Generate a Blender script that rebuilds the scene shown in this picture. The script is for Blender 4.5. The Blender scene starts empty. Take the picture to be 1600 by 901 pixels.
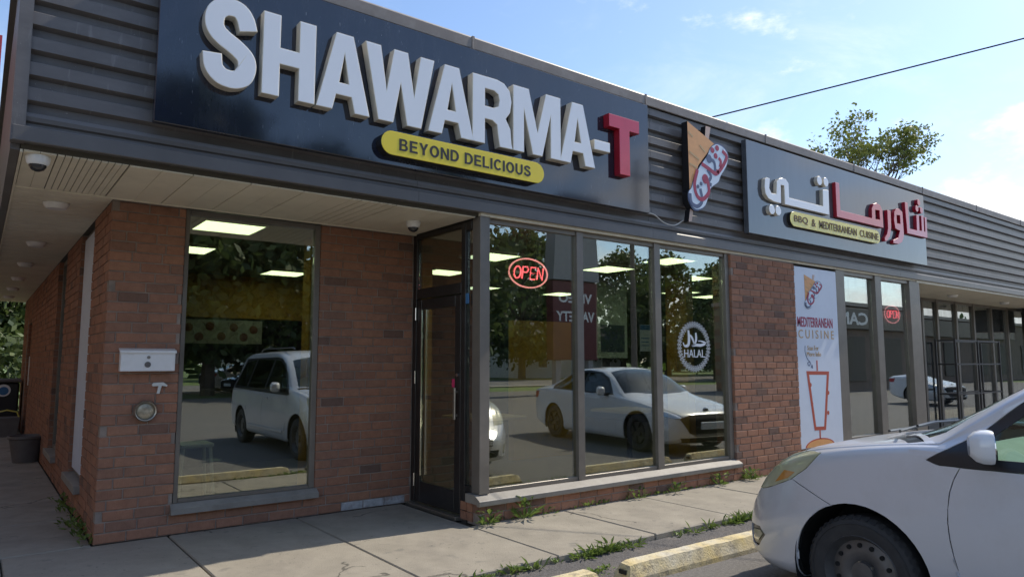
import bpy, bmesh, math, random
from mathutils import Vector, Matrix
random.seed(7)
R = math.radians
scene = bpy.context.scene
COL = scene.collection

# ------------------------------------------------------------------ camera
cam_data = bpy.data.cameras.new('camera')
cam_data.sensor_width = 36.0
cam_data.lens = 36.0 * 1096.4 / 1600.0
cam_data.clip_start = 0.05
cam_data.clip_end = 2000.0
cam = bpy.data.objects.new('camera', cam_data)
COL.objects.link(cam)
cam.location = (-0.715, -5.295, 1.45)
cam.rotation_euler = (R(90 + 5.913), R(0.045), R(-37.255))
scene.camera = cam

# ------------------------------------------------------------------ light
SUN_VEC = Vector((0.92, -0.105, 1.0)).normalized()
SUN_EL = math.asin(SUN_VEC.z)
SUN_AZ = math.atan2(SUN_VEC.x, SUN_VEC.y)          # clockwise from +Y
world = bpy.data.worlds.new('World')
scene.world = world
world.use_nodes = True
wn = world.node_tree
wn.nodes.clear()
def N(nt, kind, **kw):
    n = nt.nodes.new(kind)
    for k, v in kw.items():
        if k.startswith('i_'):
            key = k[2:]
            key = int(key) if key.isdigit() else key.replace('_', ' ')
            n.inputs[key].default_value = v
        else:
            setattr(n, k, v)
    return n
def sky_world():
    nt = wn; L = nt.links.new
    sky = N(nt, 'ShaderNodeTexSky', sky_type='NISHITA', sun_disc=False)
    sky.sun_elevation = SUN_EL
    sky.sun_rotation = SUN_AZ
    sky.air_density = 1.0; sky.dust_density = 0.7; sky.ozone_density = 3.2
    tc = N(nt, 'ShaderNodeTexCoord')
    sep = N(nt, 'ShaderNodeSeparateXYZ'); L(tc.outputs['Generated'], sep.inputs[0])
    # cumulus, mostly low over the horizon
    mp = N(nt, 'ShaderNodeMapping'); mp.inputs['Scale'].default_value = (1, 1, 2.1); mp.inputs['Location'].default_value = (3.17, 1.3, 0.4)
    L(tc.outputs['Generated'], mp.inputs[0])
    n1 = N(nt, 'ShaderNodeTexNoise', i_Scale=3.6, i_Detail=9.0, i_Roughness=0.6); L(mp.outputs[0], n1.inputs['Vector'])
    el = N(nt, 'ShaderNodeMapRange'); L(sep.outputs['Z'], el.inputs['Value'])
    for k, v in (('From Min', 0.12), ('From Max', 0.42), ('To Min', 0.12), ('To Max', -0.075)): el.inputs[k].default_value = v
    add = N(nt, 'ShaderNodeMath', operation='ADD'); L(n1.outputs['Fac'], add.inputs[0]); L(el.outputs[0], add.inputs[1])
    ramp = N(nt, 'ShaderNodeMapRange', interpolation_type='SMOOTHSTEP'); L(add.outputs[0], ramp.inputs['Value'])
    ramp.inputs['From Min'].default_value = 0.52; ramp.inputs['From Max'].default_value = 0.66
    # thin high wisps
    mp2 = N(nt, 'ShaderNodeMapping'); mp2.inputs['Scale'].default_value = (1.0, 2.4, 3.0); mp2.inputs['Rotation'].default_value = (0.3, 0.5, 0.4)
    L(tc.outputs['Generated'], mp2.inputs[0])
    n2 = N(nt, 'ShaderNodeTexNoise', i_Scale=2.2, i_Detail=7.0, i_Roughness=0.65, i_Distortion=0.8); L(mp2.outputs[0], n2.inputs['Vector'])
    r2 = N(nt, 'ShaderNodeMapRange', interpolation_type='SMOOTHSTEP'); L(n2.outputs['Fac'], r2.inputs['Value'])
    r2.inputs['From Min'].default_value = 0.45; r2.inputs['From Max'].default_value = 0.85; r2.inputs['To Max'].default_value = 0.28
    mx = N(nt, 'ShaderNodeMath', operation='MAXIMUM'); L(ramp.outputs[0], mx.inputs[0]); L(r2.outputs[0], mx.inputs[1])
    n3 = N(nt, 'ShaderNodeTexNoise', i_Scale=9.0, i_Detail=6.0); L(mp.outputs[0], n3.inputs['Vector'])
    cr = N(nt, 'ShaderNodeMapRange'); L(n3.outputs['Fac'], cr.inputs['Value'])
    for k, v in (('From Min', 0.3), ('From Max', 0.7), ('To Min', 5.5), ('To Max', 7.5)): cr.inputs[k].default_value = v
    cc = N(nt, 'ShaderNodeVectorMath', operation='SCALE'); cc.inputs[0].default_value = (0.97, 0.98, 1.0); L(cr.outputs[0], cc.inputs['Scale'])
    mixc = N(nt, 'ShaderNodeMix', data_type='RGBA'); L(mx.outputs[0], mixc.inputs['Factor'])
    L(sky.outputs[0], mixc.inputs['A']); L(cc.outputs[0], mixc.inputs['B'])
    bg = N(nt, 'ShaderNodeBackground', i_Strength=0.118); L(mixc.outputs['Result'], bg.inputs[0])
    out = N(nt, 'ShaderNodeOutputWorld'); L(bg.outputs[0], out.inputs[0])
sky_world()
sun_data = bpy.data.lights.new('sun', 'SUN')
sun_data.energy = 2.45
sun_data.angle = R(0.5)
sun_data.color = (1.0, 0.91, 0.77)
sun = bpy.data.objects.new('sun', sun_data)
COL.objects.link(sun)
sun.location = (20, -4, 24)
sun.rotation_euler = SUN_VEC.to_track_quat('Z', 'Y').to_euler()
scene.view_settings.view_transform = 'Standard'
scene.view_settings.look = 'None'
scene.view_settings.exposure = 0.9
scene.view_settings.gamma = 1.0
scene.view_settings.use_curve_mapping = False
scene.render.engine = 'CYCLES'
scene.cycles.use_denoising = True
scene.cycles.max_bounces = 8
scene.cycles.transparent_max_bounces = 24
scene.cycles.caustics_reflective = False
scene.cycles.caustics_refractive = False

# ------------------------------------------------------------------ helpers
def tag(o, label=None, cat=None, group=None, kind=None):
    if label: o['label'] = label
    if cat: o['category'] = cat
    if group: o['group'] = group
    if kind: o['kind'] = kind
    return o
def empty(name, loc=(0, 0, 0), rz=0.0):
    o = bpy.data.objects.new(name, None)
    o.empty_display_size = 0.1
    o.location = loc; o.rotation_euler = (0, 0, rz)
    COL.objects.link(o)
    return o
def link(name, mesh, parent=None, loc=None, rot=None):
    o = bpy.data.objects.new(name, mesh)
    COL.objects.link(o)
    if parent is not None: o.parent = parent
    if loc is not None: o.location = loc
    if rot is not None: o.rotation_euler = rot
    return o
class MB:
    """collects simple solids; build() links them as ONE mesh object"""
    def __init__(s): s.v = []; s.f = []; s.mi = []; s.sm = []
    def add(s, vs, fs, mi=0, smooth=False):
        b = len(s.v); s.v += [tuple(p) for p in vs]
        for f in fs: s.f.append([i + b for i in f]); s.mi.append(mi); s.sm.append(smooth)
        return s
    def box(s, x0, x1, y0, y1, z0, z1, mi=0):
        vs = [(x0,y0,z0),(x1,y0,z0),(x1,y1,z0),(x0,y1,z0),(x0,y0,z1),(x1,y0,z1),(x1,y1,z1),(x0,y1,z1)]
        return s.add(vs, [(0,3,2,1),(4,5,6,7),(0,1,5,4),(1,2,6,5),(2,3,7,6),(3,0,4,7)], mi)
    def bevbox(s, x0, x1, y0, y1, z0, z1, b=0.004, mi=0):
        """box with all edges chamfered"""
        vs = []; idx = {}
        X=(x0,x1);Y=(y0,y1);Z=(z0,z1);S=(1,-1)
        for i in (0,1):
            for j in (0,1):
                for k in (0,1):
                    p=(X[i],Y[j],Z[k]); d=(S[i]*b,S[j]*b,S[k]*b)
                    for a in range(3):
                        q=[p[t]+(d[t] if t!=a else 0) for t in range(3)]
                        idx[(i,j,k,a)]=len(vs); vs.append(q)
        fs=[]
        for a in range(3):
            o=[t for t in range(3) if t!=a]
            for e in (0,1):
                loop=[]
                for (u,w) in ((0,0),(1,0),(1,1),(0,1)):
                    c=[0,0,0]; c[a]=e; c[o[0]]=u; c[o[1]]=w
                    loop.append(idx[(c[0],c[1],c[2],a)])
                fs.append(loop)
        for a in range(3):                      # edges along a
            o=[t for t in range(3) if t!=a]
            for u in (0,1):
                for w in (0,1):
                    c0=[0,0,0]; c0[o[0]]=u; c0[o[1]]=w; c1=list(c0); c1[a]=1
                    fs.append([idx[(*c0,o[0])],idx[(*c1,o[0])],idx[(*c1,o[1])],idx[(*c0,o[1])]])
        for i in (0,1):
            for j in (0,1):
                for k in (0,1): fs.append([idx[(i,j,k,0)],idx[(i,j,k,1)],idx[(i,j,k,2)]])
        return s.add(vs, fs, mi)
    def prism(s, poly, lo, hi, axis='Y', mi=0, smooth=False):
        """closed polygon in the plane of the two other axes, extruded along axis"""
        n = len(poly); mk = {'X': lambda a,b,t:(t,a,b), 'Y': lambda a,b,t:(a,t,b), 'Z': lambda a,b,t:(a,b,t)}[axis]
        vs = [mk(a,b,lo) for a,b in poly] + [mk(a,b,hi) for a,b in poly]
        fs = [list(range(n)), list(range(2*n-1, n-1, -1))] + [(i,(i+1)%n,n+(i+1)%n,n+i) for i in range(n)]
        return s.add(vs, fs, mi, smooth)
    def tube(s, pts, r, n=8, mi=0, cap=True):
        pts=[Vector(p) for p in pts]; vs=[]; fs=[]
        rr = r if isinstance(r,(list,tuple)) else [r]*len(pts)
        up=Vector((0,0,1))
        for i,p in enumerate(pts):
            d=(pts[min(i+1,len(pts)-1)]-pts[max(i-1,0)])
            if d.length<1e-9: d=Vector((0,0,1))
            d.normalize()
            u=d.cross(up)
            if u.length<0.05: u=d.cross(Vector((1,0,0)))
            u.normalize(); w=u.cross(d)
            for k in range(n):
                a=2*math.pi*k/n; vs.append(p+(u*math.cos(a)+w*math.sin(a))*rr[i])
        for i in range(len(pts)-1):
            for k in range(n): fs.append((i*n+k,i*n+(k+1)%n,(i+1)*n+(k+1)%n,(i+1)*n+k))
        if cap: fs.append(tuple(range(n-1,-1,-1))); fs.append(tuple((len(pts)-1)*n+k for k in range(n)))
        return s.add(vs,fs,mi,True)
    def lathe(s, prof, c=(0,0,0), axis='Z', n=24, mi=0, smooth=True, cap=True):
        """prof: (radius, height) pairs revolved about axis through c"""
        vs=[];fs=[]
        for r,h in prof:
            for k in range(n):
                a=2*math.pi*k/n; x,y=r*math.cos(a),r*math.sin(a)
                p={'Z':(x,y,h),'Y':(x,h,y),'X':(h,x,y)}[axis]
                vs.append((c[0]+p[0],c[1]+p[1],c[2]+p[2]))
        m=len(prof)
        for i in range(m-1):
            for k in range(n): fs.append((i*n+k,i*n+(k+1)%n,(i+1)*n+(k+1)%n,(i+1)*n+k))
        if cap and prof[0][0]>1e-6: fs.append(tuple(range(n)))
        if cap and prof[-1][0]>1e-6: fs.append(tuple((m-1)*n+k for k in range(n)))
        return s.add(vs,fs,mi,smooth)
    def mesh(s, name, mats, fix=True):
        me=bpy.data.meshes.new(name); me.from_pydata(s.v,[],s.f)
        for m in (mats if isinstance(mats,(list,tuple)) else [mats]): me.materials.append(m)
        me.polygons.foreach_set('material_index', s.mi); me.polygons.foreach_set('use_smooth', s.sm)
        if fix:
            bm=bmesh.new(); bm.from_mesh(me); bmesh.ops.remove_doubles(bm,verts=bm.verts,dist=1e-6) if False else None
            bmesh.ops.recalc_face_normals(bm,faces=bm.faces); bm.to_mesh(me); bm.free()
        me.update(); return me
    def build(s, name, mats, parent=None, loc=None, rot=None, sharp=True):
        me=s.mesh(name,mats)
        if sharp and any(s.sm):
            try: me.set_sharp_from_angle(angle=R(40))
            except Exception: pass
        return link(name,me,parent,loc,rot)
def catmull(pts, n):
    pts=[Vector(p) for p in pts]; out=[]
    P=[pts[0]*2-pts[1]]+pts+[pts[-1]*2-pts[-2]]
    for i in range(1,len(P)-2):
        a,b,c,d=P[i-1],P[i],P[i+1],P[i+2]
        for k in range(n):
            t=k/n
            out.append(0.5*((2*b)+(c-a)*t+(2*a-5*b+4*c-d)*t*t+(3*b-a-3*c+d)*t*t*t))
    out.append(pts[-1]); return out
def curve_mesh(name, cd, mats, face_split=False):
    """turn a temporary curve or text into a mesh; local Z is outward"""
    tmp=bpy.data.objects.new('temporary',cd); COL.objects.link(tmp)
    dg=bpy.context.evaluated_depsgraph_get(); dg.update()
    me=bpy.data.meshes.new_from_object(tmp.evaluated_get(dg))
    bpy.data.objects.remove(tmp); me.name=name; me.materials.clear()
    for m in (mats if isinstance(mats,(list,tuple)) else [mats]): me.materials.append(m)
    for p in me.polygons:
        p.use_smooth=False
        p.material_index = 0 if (not face_split or p.normal.z>0.9) else (2 if (face_split=='trim' and abs(p.normal.z)>0.05) else 1)
    return me
def outline(name, polys, depth, mats, parent=None, y=0.0, bevel=0.0, face_split=False, flip=False, loc=None):
    """polys: list of (x, z) outlines (holes included) standing in the XZ plane, front face at Y=y, body going back by depth"""
    cd=bpy.data.curves.new(name,'CURVE'); cd.dimensions='2D'; cd.fill_mode='BOTH'
    for poly in polys:
        sp=cd.splines.new('POLY'); sp.points.add(len(poly)-1)
        for p,(a,b) in zip(sp.points,poly): p.co=(a,b,0,1)
        sp.use_cyclic_u=True
    cd.extrude=max(depth/2-bevel,1e-4); cd.bevel_depth=bevel; cd.bevel_resolution=0
    if bevel: cd.offset=-bevel
    me=curve_mesh(name,cd,mats,face_split); bpy.data.curves.remove(cd)
    for v in me.vertices:
        a,b,c=v.co; v.co=(a, y+depth/2-c, b)
    me.update(); return link(name,me,parent,loc)
def text_mesh(name, body, mats, size=1.0, bold=0.0, depth=0.002, spacing=1.0):
    cd=bpy.data.curves.new(name,'FONT'); cd.body=body; cd.size=size; cd.offset=bold*size; cd.extrude=depth/2
    cd.align_x='CENTER'; cd.align_y='BOTTOM_BASELINE'; cd.space_character=spacing; cd.resolution_u=3
    me=curve_mesh(name,cd,mats); bpy.data.curves.remove(cd); return me
def text(name, body, mat, x0, x1, z0, z1, y, parent, bold=0.0, depth=0.003, spacing=1.0, face=-1):
    """text fitted into a box of the XZ plane, reading from the -Y side (face=-1) or +Y side (face=1)"""
    me=text_mesh(name,body,mat,1.0,bold,depth,spacing)
    xs=[v.co.x for v in me.vertices]; zs=[v.co.y for v in me.vertices]
    a0,a1,b0,b1=min(xs),max(xs),min(zs),max(zs)
    for v in me.vertices:
        u=(v.co.x-a0)/(a1-a0); w=(v.co.y-b0)/(b1-b0)
        if face<0: v.co=(x0+u*(x1-x0), y-v.co.z-depth/2, z0+w*(z1-z0))
        else: v.co=(x1-u*(x1-x0), y+v.co.z+depth/2, z0+w*(z1-z0))
    me.update(); return link(name,me,parent)
def children_of(o): return [c for c in bpy.data.objects if c.parent==o]
def copy_tree(o, parent=None):
    c=o.copy(); COL.objects.link(c)
    if parent: c.parent=parent
    for ch in list(o.children): copy_tree(ch,c)
    return c

# ------------------------------------------------------------------ materials
def mat(name, color, rough=0.6, metal=0.0, spec=0.5, var=0.0, vscale=6.0, bump=0.0, bscale=60.0, coat=0.0, color2=None, dirt=None, dirt_scale=3.0, dirt_amt=0.5, emit=None, estr=0.0, stretch=(1,1,1), marks=()):
    m=bpy.data.materials.new(name); m.use_nodes=True; nt=m.node_tree; L=nt.links.new
    b=nt.nodes['Principled BSDF']
    b.inputs['Roughness'].default_value=rough; b.inputs['Metallic'].default_value=metal
    b.inputs['Specular IOR Level'].default_value=spec; b.inputs['Coat Weight'].default_value=coat
    b.inputs['Coat Roughness'].default_value=0.05
    c=(*color,1)
    b.inputs['Base Color'].default_value=c
    geo=N(nt,'ShaderNodeNewGeometry')
    mp=N(nt,'ShaderNodeMapping'); mp.inputs['Scale'].default_value=stretch; L(geo.outputs['Position'],mp.inputs[0])
    cur=None
    if var>0 or color2:
        n=N(nt,'ShaderNodeTexNoise',i_Scale=vscale,i_Detail=6.0,i_Roughness=0.6); L(mp.outputs[0],n.inputs['Vector'])
        mr=N(nt,'ShaderNodeMapRange'); L(n.outputs['Fac'],mr.inputs['Value']); mr.inputs['From Min'].default_value=0.3; mr.inputs['From Max'].default_value=0.7
        mx=N(nt,'ShaderNodeMix',data_type='RGBA'); L(mr.outputs[0],mx.inputs['Factor'])
        lo=color2 if color2 else tuple(v*(1-var) for v in color); hi=color if color2 else tuple(min(1,v*(1+var)) for v in color)
        mx.inputs['A'].default_value=(*lo,1); mx.inputs['B'].default_value=(*hi,1); cur=mx.outputs['Result']
    if dirt:
        n=N(nt,'ShaderNodeTexNoise',i_Scale=dirt_scale,i_Detail=8.0,i_Roughness=0.7); L(mp.outputs[0],n.inputs['Vector'])
        mr=N(nt,'ShaderNodeMapRange'); L(n.outputs['Fac'],mr.inputs['Value']); mr.inputs['From Min'].default_value=0.5; mr.inputs['From Max'].default_value=0.72; mr.inputs['To Max'].default_value=dirt_amt
        mx=N(nt,'ShaderNodeMix',data_type='RGBA'); L(mr.outputs[0],mx.inputs['Factor'])
        if cur: L(cur,mx.inputs['A'])
        else: mx.inputs['A'].default_value=c
        mx.inputs['B'].default_value=(*dirt,1); cur=mx.outputs['Result']
    for kind,scale,lo,hi,amt,colr,st in marks:
        m2=N(nt,'ShaderNodeMapping'); m2.inputs['Scale'].default_value=st; m2.inputs['Location'].default_value=(scale*.37,1.7,scale*.11); L(geo.outputs['Position'],m2.inputs[0])
        if kind=='crack':
            wv=N(nt,'ShaderNodeTexNoise',i_Scale=3.0,i_Detail=6.0); L(m2.outputs[0],wv.inputs['Vector'])
            av=N(nt,'ShaderNodeVectorMath',operation='MULTIPLY_ADD'); L(wv.outputs['Color'],av.inputs[0]); av.inputs[1].default_value=(.5,.5,.5); L(m2.outputs[0],av.inputs[2])
            n=N(nt,'ShaderNodeTexVoronoi',feature='DISTANCE_TO_EDGE',i_Scale=scale); L(av.outputs[0],n.inputs['Vector']); so=n.outputs['Distance']
            gn=N(nt,'ShaderNodeTexNoise',i_Scale=0.7); L(m2.outputs[0],gn.inputs['Vector'])
        else:
            n=N(nt,'ShaderNodeTexNoise',i_Scale=scale,i_Detail=3.0,i_Roughness=.6); L(m2.outputs[0],n.inputs['Vector']); so=n.outputs['Fac']
        mr=N(nt,'ShaderNodeMapRange'); L(so,mr.inputs['Value']); mr.inputs['From Min'].default_value=lo; mr.inputs['From Max'].default_value=hi; mr.inputs['To Max'].default_value=amt
        fac=mr.outputs[0]
        if kind=='crack':
            g2=N(nt,'ShaderNodeMath',operation='GREATER_THAN'); L(gn.outputs['Fac'],g2.inputs[0]); g2.inputs[1].default_value=.52
            g3=N(nt,'ShaderNodeMath',operation='MULTIPLY'); L(g2.outputs[0],g3.inputs[0]); L(fac,g3.inputs[1]); fac=g3.outputs[0]
        mx=N(nt,'ShaderNodeMix',data_type='RGBA'); L(fac,mx.inputs['Factor'])
        if cur: L(cur,mx.inputs['A'])
        else: mx.inputs['A'].default_value=c
        mx.inputs['B'].default_value=(*colr,1); cur=mx.outputs['Result']
    if cur: L(cur,b.inputs['Base Color'])
    if bump>0:
        n=N(nt,'ShaderNodeTexNoise',i_Scale=bscale,i_Detail=5.0); L(mp.outputs[0],n.inputs['Vector'])
        bp=N(nt,'ShaderNodeBump',i_Strength=bump,i_Distance=0.01); L(n.outputs['Fac'],bp.inputs['Height']); L(bp.outputs[0],b.inputs['Normal'])
    if emit:
        b.inputs['Emission Color'].default_value=(*emit,1); b.inputs['Emission Strength'].default_value=estr
    return m
def glass_mat(name, tint, base, ior, dirt=0.0):
    m=bpy.data.materials.new(name); m.use_nodes=True; nt=m.node_tree; L=nt.links.new; nt.nodes.clear()
    tr=N(nt,'ShaderNodeBsdfTransparent'); tr.inputs[0].default_value=(*tint,1)
    gl=N(nt,'ShaderNodeBsdfGlossy'); gl.inputs['Roughness'].default_value=0.0; gl.inputs['Color'].default_value=(0.96,1.0,0.97,1)
    # Schlick reflectance of both faces together, the same from either side
    lw=N(nt,'ShaderNodeLayerWeight',i_Blend=0.5); pw=N(nt,'ShaderNodeMath',operation='POWER'); L(lw.outputs['Facing'],pw.inputs[0]); pw.inputs[1].default_value=4.0
    ad=N(nt,'ShaderNodeMapRange'); L(pw.outputs[0],ad.inputs['Value']); ad.inputs['To Min'].default_value=base; ad.inputs['To Max'].default_value=1.0
    mx=N(nt,'ShaderNodeMixShader'); L(ad.outputs[0],mx.inputs[0]); L(tr.outputs[0],mx.inputs[1]); L(gl.outputs[0],mx.inputs[2])
    out=N(nt,'ShaderNodeOutputMaterial')
    geo=N(nt,'ShaderNodeNewGeometry')
    n=N(nt,'ShaderNodeTexNoise',i_Scale=1.3,i_Detail=2.0); L(geo.outputs['Position'],n.inputs['Vector'])
    bp=N(nt,'ShaderNodeBump',i_Strength=0.02,i_Distance=0.02); L(n.outputs['Fac'],bp.inputs['Height']); L(bp.outputs[0],gl.inputs['Normal'])
    last=mx.outputs[0]
    if dirt>0:
        n2=N(nt,'ShaderNodeTexNoise',i_Scale=5.0,i_Detail=8.0); mp=N(nt,'ShaderNodeMapping'); mp.inputs['Scale'].default_value=(3,3,.5)
        L(geo.outputs['Position'],mp.inputs[0]); L(mp.outputs[0],n2.inputs['Vector'])
        mr=N(nt,'ShaderNodeMapRange'); L(n2.outputs['Fac'],mr.inputs['Value']); mr.inputs['From Min'].default_value=0.4; mr.inputs['From Max'].default_value=0.8; mr.inputs['To Max'].default_value=dirt
        df=N(nt,'ShaderNodeBsdfDiffuse'); df.inputs[0].default_value=(0.22,0.23,0.24,1)
        m2=N(nt,'ShaderNodeMixShader'); L(mr.outputs[0],m2.inputs[0]); L(last,m2.inputs[1]); L(df.outputs[0],m2.inputs[2]); last=m2.outputs[0]
    L(last,out.inputs[0]); return m
def brick_mat():
    m=bpy.data.materials.new('brick_red'); m.use_nodes=True; nt=m.node_tree; L=nt.links.new
    b=nt.nodes['Principled BSDF']; b.inputs['Roughness'].default_value=0.85; b.inputs['Specular IOR Level'].default_value=0.25
    oi=N(nt,'ShaderNodeObjectInfo'); geo=N(nt,'ShaderNodeNewGeometry')
    ad=N(nt,'ShaderNodeMath',operation='ADD'); L(oi.outputs['Random'],ad.inputs[0]); L(geo.outputs['Random Per Island'],ad.inputs[1])
    fr=N(nt,'ShaderNodeMath',operation='FRACT'); L(ad.outputs[0],fr.inputs[0])
    cr=N(nt,'ShaderNodeValToRGB'); L(fr.outputs[0],cr.inputs[0]); cr.color_ramp.interpolation='LINEAR'
    els=cr.color_ramp.elements
    stops=[(0, (0.165, 0.105, 0.082)), (0.04, (0.20, 0.115, 0.083)), (0.07, (0.285, 0.145, 0.094)), (0.35, (0.355, 0.172, 0.106)), (0.55, (0.315, 0.162, 0.108)), (0.75, (0.38, 0.19, 0.115)), (0.9, (0.26, 0.14, 0.095)), (1.0, (0.33, 0.175, 0.118))]
    els[0].position=0; els[0].color=(*stops[0][1],1); els[1].position=1; els[1].color=(*stops[-1][1],1)
    for p,c in stops[1:-1]: e=els.new(p); e.color=(*c,1)
    n=N(nt,'ShaderNodeTexNoise',i_Scale=14.0,i_Detail=8.0,i_Roughness=0.7); L(geo.outputs['Position'],n.inputs['Vector'])
    mr=N(nt,'ShaderNodeMapRange'); L(n.outputs['Fac'],mr.inputs['Value']); mr.inputs['To Min'].default_value=0.55; mr.inputs['To Max'].default_value=1.45
    mu=N(nt,'ShaderNodeVectorMath',operation='SCALE'); L(cr.outputs[0],mu.inputs[0]); L(mr.outputs[0],mu.inputs['Scale'])
    n3=N(nt,'ShaderNodeTexNoise',i_Scale=1.7,i_Detail=5.0); L(geo.outputs['Position'],n3.inputs['Vector'])
    mr3=N(nt,'ShaderNodeMapRange'); L(n3.outputs['Fac'],mr3.inputs['Value']); mr3.inputs['From Min'].default_value=0.5; mr3.inputs['From Max'].default_value=0.75; mr3.inputs['To Max'].default_value=0.35
    mx=N(nt,'ShaderNodeMix',data_type='RGBA'); L(mr3.outputs[0],mx.inputs['Factor']); L(mu.outputs[0],mx.inputs['A']); mx.inputs['B'].default_value=(0.16,0.12,0.10,1)
    L(mx.outputs['Result'],b.inputs['Base Color'])
    mp=N(nt,'ShaderNodeMapping'); mp.inputs['Scale'].default_value=(3,3,0.35); L(geo.outputs['Position'],mp.inputs[0])
    n2=N(nt,'ShaderNodeTexNoise',i_Scale=60.0,i_Detail=3.0); L(mp.outputs[0],n2.inputs['Vector'])
    bp=N(nt,'ShaderNodeBump',i_Strength=0.6,i_Distance=0.006); L(n2.outputs['Fac'],bp.inputs['Height']); L(bp.outputs[0],b.inputs['Normal'])
    return m
def leaf_mat(name, c1, c2):
    m=bpy.data.materials.new(name); m.use_nodes=True; nt=m.node_tree; L=nt.links.new
    b=nt.nodes['Principled BSDF']; b.inputs['Roughness'].default_value=0.55
    geo=N(nt,'ShaderNodeNewGeometry'); mx=N(nt,'ShaderNodeMix',data_type='RGBA'); L(geo.outputs['Random Per Island'],mx.inputs['Factor'])
    mx.inputs['A'].default_value=(*c1,1); mx.inputs['B'].default_value=(*c2,1); L(mx.outputs['Result'],b.inputs['Base Color'])
    t=N(nt,'ShaderNodeBsdfTranslucent'); L(mx.outputs['Result'],t.inputs[0])
    ms=N(nt,'ShaderNodeMixShader',i_0=0.35); L(b.outputs[0],ms.inputs[1]); L(t.outputs[0],ms.inputs[2]); L(ms.outputs[0],nt.nodes['Material Output'].inputs[0])
    return m
M={}
M['brick']=brick_mat()
M['brick_white']=mat('brick_painted_white',(0.42,0.42,0.43),0.8,var=0.25,vscale=20,bump=0.3,dirt=(0.2,0.1,0.07),dirt_scale=9,dirt_amt=0.8)
M['mortar']=mat('mortar',(0.29,0.235,0.195),0.95,var=0.3,vscale=8,bump=0.4)
M['clad']=mat('charcoal_cladding',(0.150,0.140,0.137),0.42,spec=0.45,var=0.16,vscale=2.2,dirt=(0.22,0.21,0.205),dirt_scale=2.4,dirt_amt=0.5,stretch=(1,1,2.5),bump=0.04,bscale=5,marks=(('spot',9.0,.62,.72,.4,(.30,.29,.28),(2.5,1,.4)),('spot',50.0,.70,.75,.6,(.42,.41,.40),(1,1,1))))
M['band']=mat('charcoal_band',(0.132,0.124,0.120),0.38,spec=0.5,var=0.14,vscale=1.8,dirt=(0.15,0.15,0.15),dirt_scale=1.7,dirt_amt=0.5)
M['coping']=mat('coping_brown_grey',(0.25,0.215,0.19),0.5,var=0.15,vscale=3,dirt=(0.34,0.31,0.28),dirt_scale=6,dirt_amt=0.6)
M['bronze']=mat('bronze_aluminium',(0.19,0.17,0.145),0.4,metal=0.25,var=0.12,vscale=5,dirt=(0.22,0.20,0.17),dirt_scale=7,dirt_amt=0.4)
M['dark_frame']=mat('dark_door_frame',(0.028,0.026,0.025),0.35,metal=0.2,var=0.1,dirt=(0.07,0.065,0.06),dirt_scale=6,dirt_amt=0.4)
M['sill']=mat('sill_grey',(0.27,0.25,0.22),0.55,var=0.12,vscale=6,dirt=(0.16,0.14,0.12),dirt_scale=8,dirt_amt=0.5)
M['soffit']=mat('soffit_cream',(0.83,0.77,0.62),0.5,var=0.05,vscale=3,dirt=(0.55,0.50,0.39),dirt_scale=2.0,dirt_amt=0.4)
M['soffit_dark']=mat('soffit_gap',(0.10,0.09,0.07),0.8)
M['white']=mat('white_enamel',(0.84,0.84,0.83),0.35,var=0.04,dirt=(0.45,0.44,0.40),dirt_scale=6,dirt_amt=0.3)
M['white_plain']=mat('white_vinyl',(0.66,0.72,0.82),0.4,var=0.03)
M['concrete']=mat('concrete',(0.30,0.270,0.218),0.9,var=0.16,vscale=2.5,bump=0.35,bscale=90,marks=(('spot',26.0,.66,.72,.65,(.09,.085,.075),(1,1,1)),('spot',7.0,.62,.75,.5,(.14,.135,.12),(1,1,1)),('spot',60.0,.68,.73,.5,(.45,.43,.38),(1,1,1)),('crack',.55,.008,.002,.8,(.06,.055,.045),(1,1,1))),dirt=(0.17,0.152,0.13),dirt_scale=1.3,dirt_amt=0.55)
M['joint']=mat('joint_dirt',(0.07,0.06,0.045),0.95,var=0.3)
M['asphalt']=mat('asphalt',(0.155,0.147,0.138),0.9,var=0.28,vscale=40,bump=0.8,bscale=150,dirt=(0.21,0.19,0.17),dirt_scale=0.8,dirt_amt=0.55)
M['gravel']=mat('gravel_asphalt',(0.115,0.108,0.105),0.95,var=0.5,vscale=70,bump=1.0,bscale=120,dirt=(0.22,0.19,0.16),dirt_scale=5,dirt_amt=0.6)
M['curb']=mat('worn_yellow_paint',(0.66,0.52,0.23),0.8,color2=(0.60,0.56,0.45),vscale=5,bump=0.6,bscale=70,dirt=(0.22,0.19,0.155),dirt_scale=14,dirt_amt=0.95)
M['grass']=mat('grass',(0.11,0.16,0.035),0.9,var=0.4,vscale=4,bump=0.6,bscale=30)
M['navy']=mat('navy_gloss_panel',(0.014,0.018,0.034),0.07,spec=0.9,var=0.2,vscale=1.5,dirt=(0.06,0.065,0.08),dirt_scale=5,dirt_amt=0.28,stretch=(2.5,1,0.5),marks=(('spot',16.0,.70,.74,.5,(.30,.31,.33),(3,1,.5)),('spot',45.0,.72,.76,.6,(.45,.45,.46),(1,1,1))))
M['slate']=mat('slate_gloss_panel',(0.075,0.084,0.10),0.09,spec=1.0,var=0.12,vscale=1.2,dirt=(0.07,0.07,0.075),dirt_scale=4,dirt_amt=0.2,stretch=(3,1,0.3))
M['letter']=mat('acrylic_white_face',(0.85,0.88,0.92),0.12,spec=0.5,var=0.02,vscale=2)
M['letter_side']=mat('letter_return_cream',(0.66,0.62,0.53),0.4,var=0.06,vscale=8,dirt=(0.4,0.37,0.3),dirt_scale=9,dirt_amt=0.4)
M['letter_trim']=mat('letter_trim_cream',(0.86,0.83,0.74),0.35)
M['red_face']=mat('acrylic_red_face',(0.62,0.045,0.085),0.1,spec=0.6,var=0.05)
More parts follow.
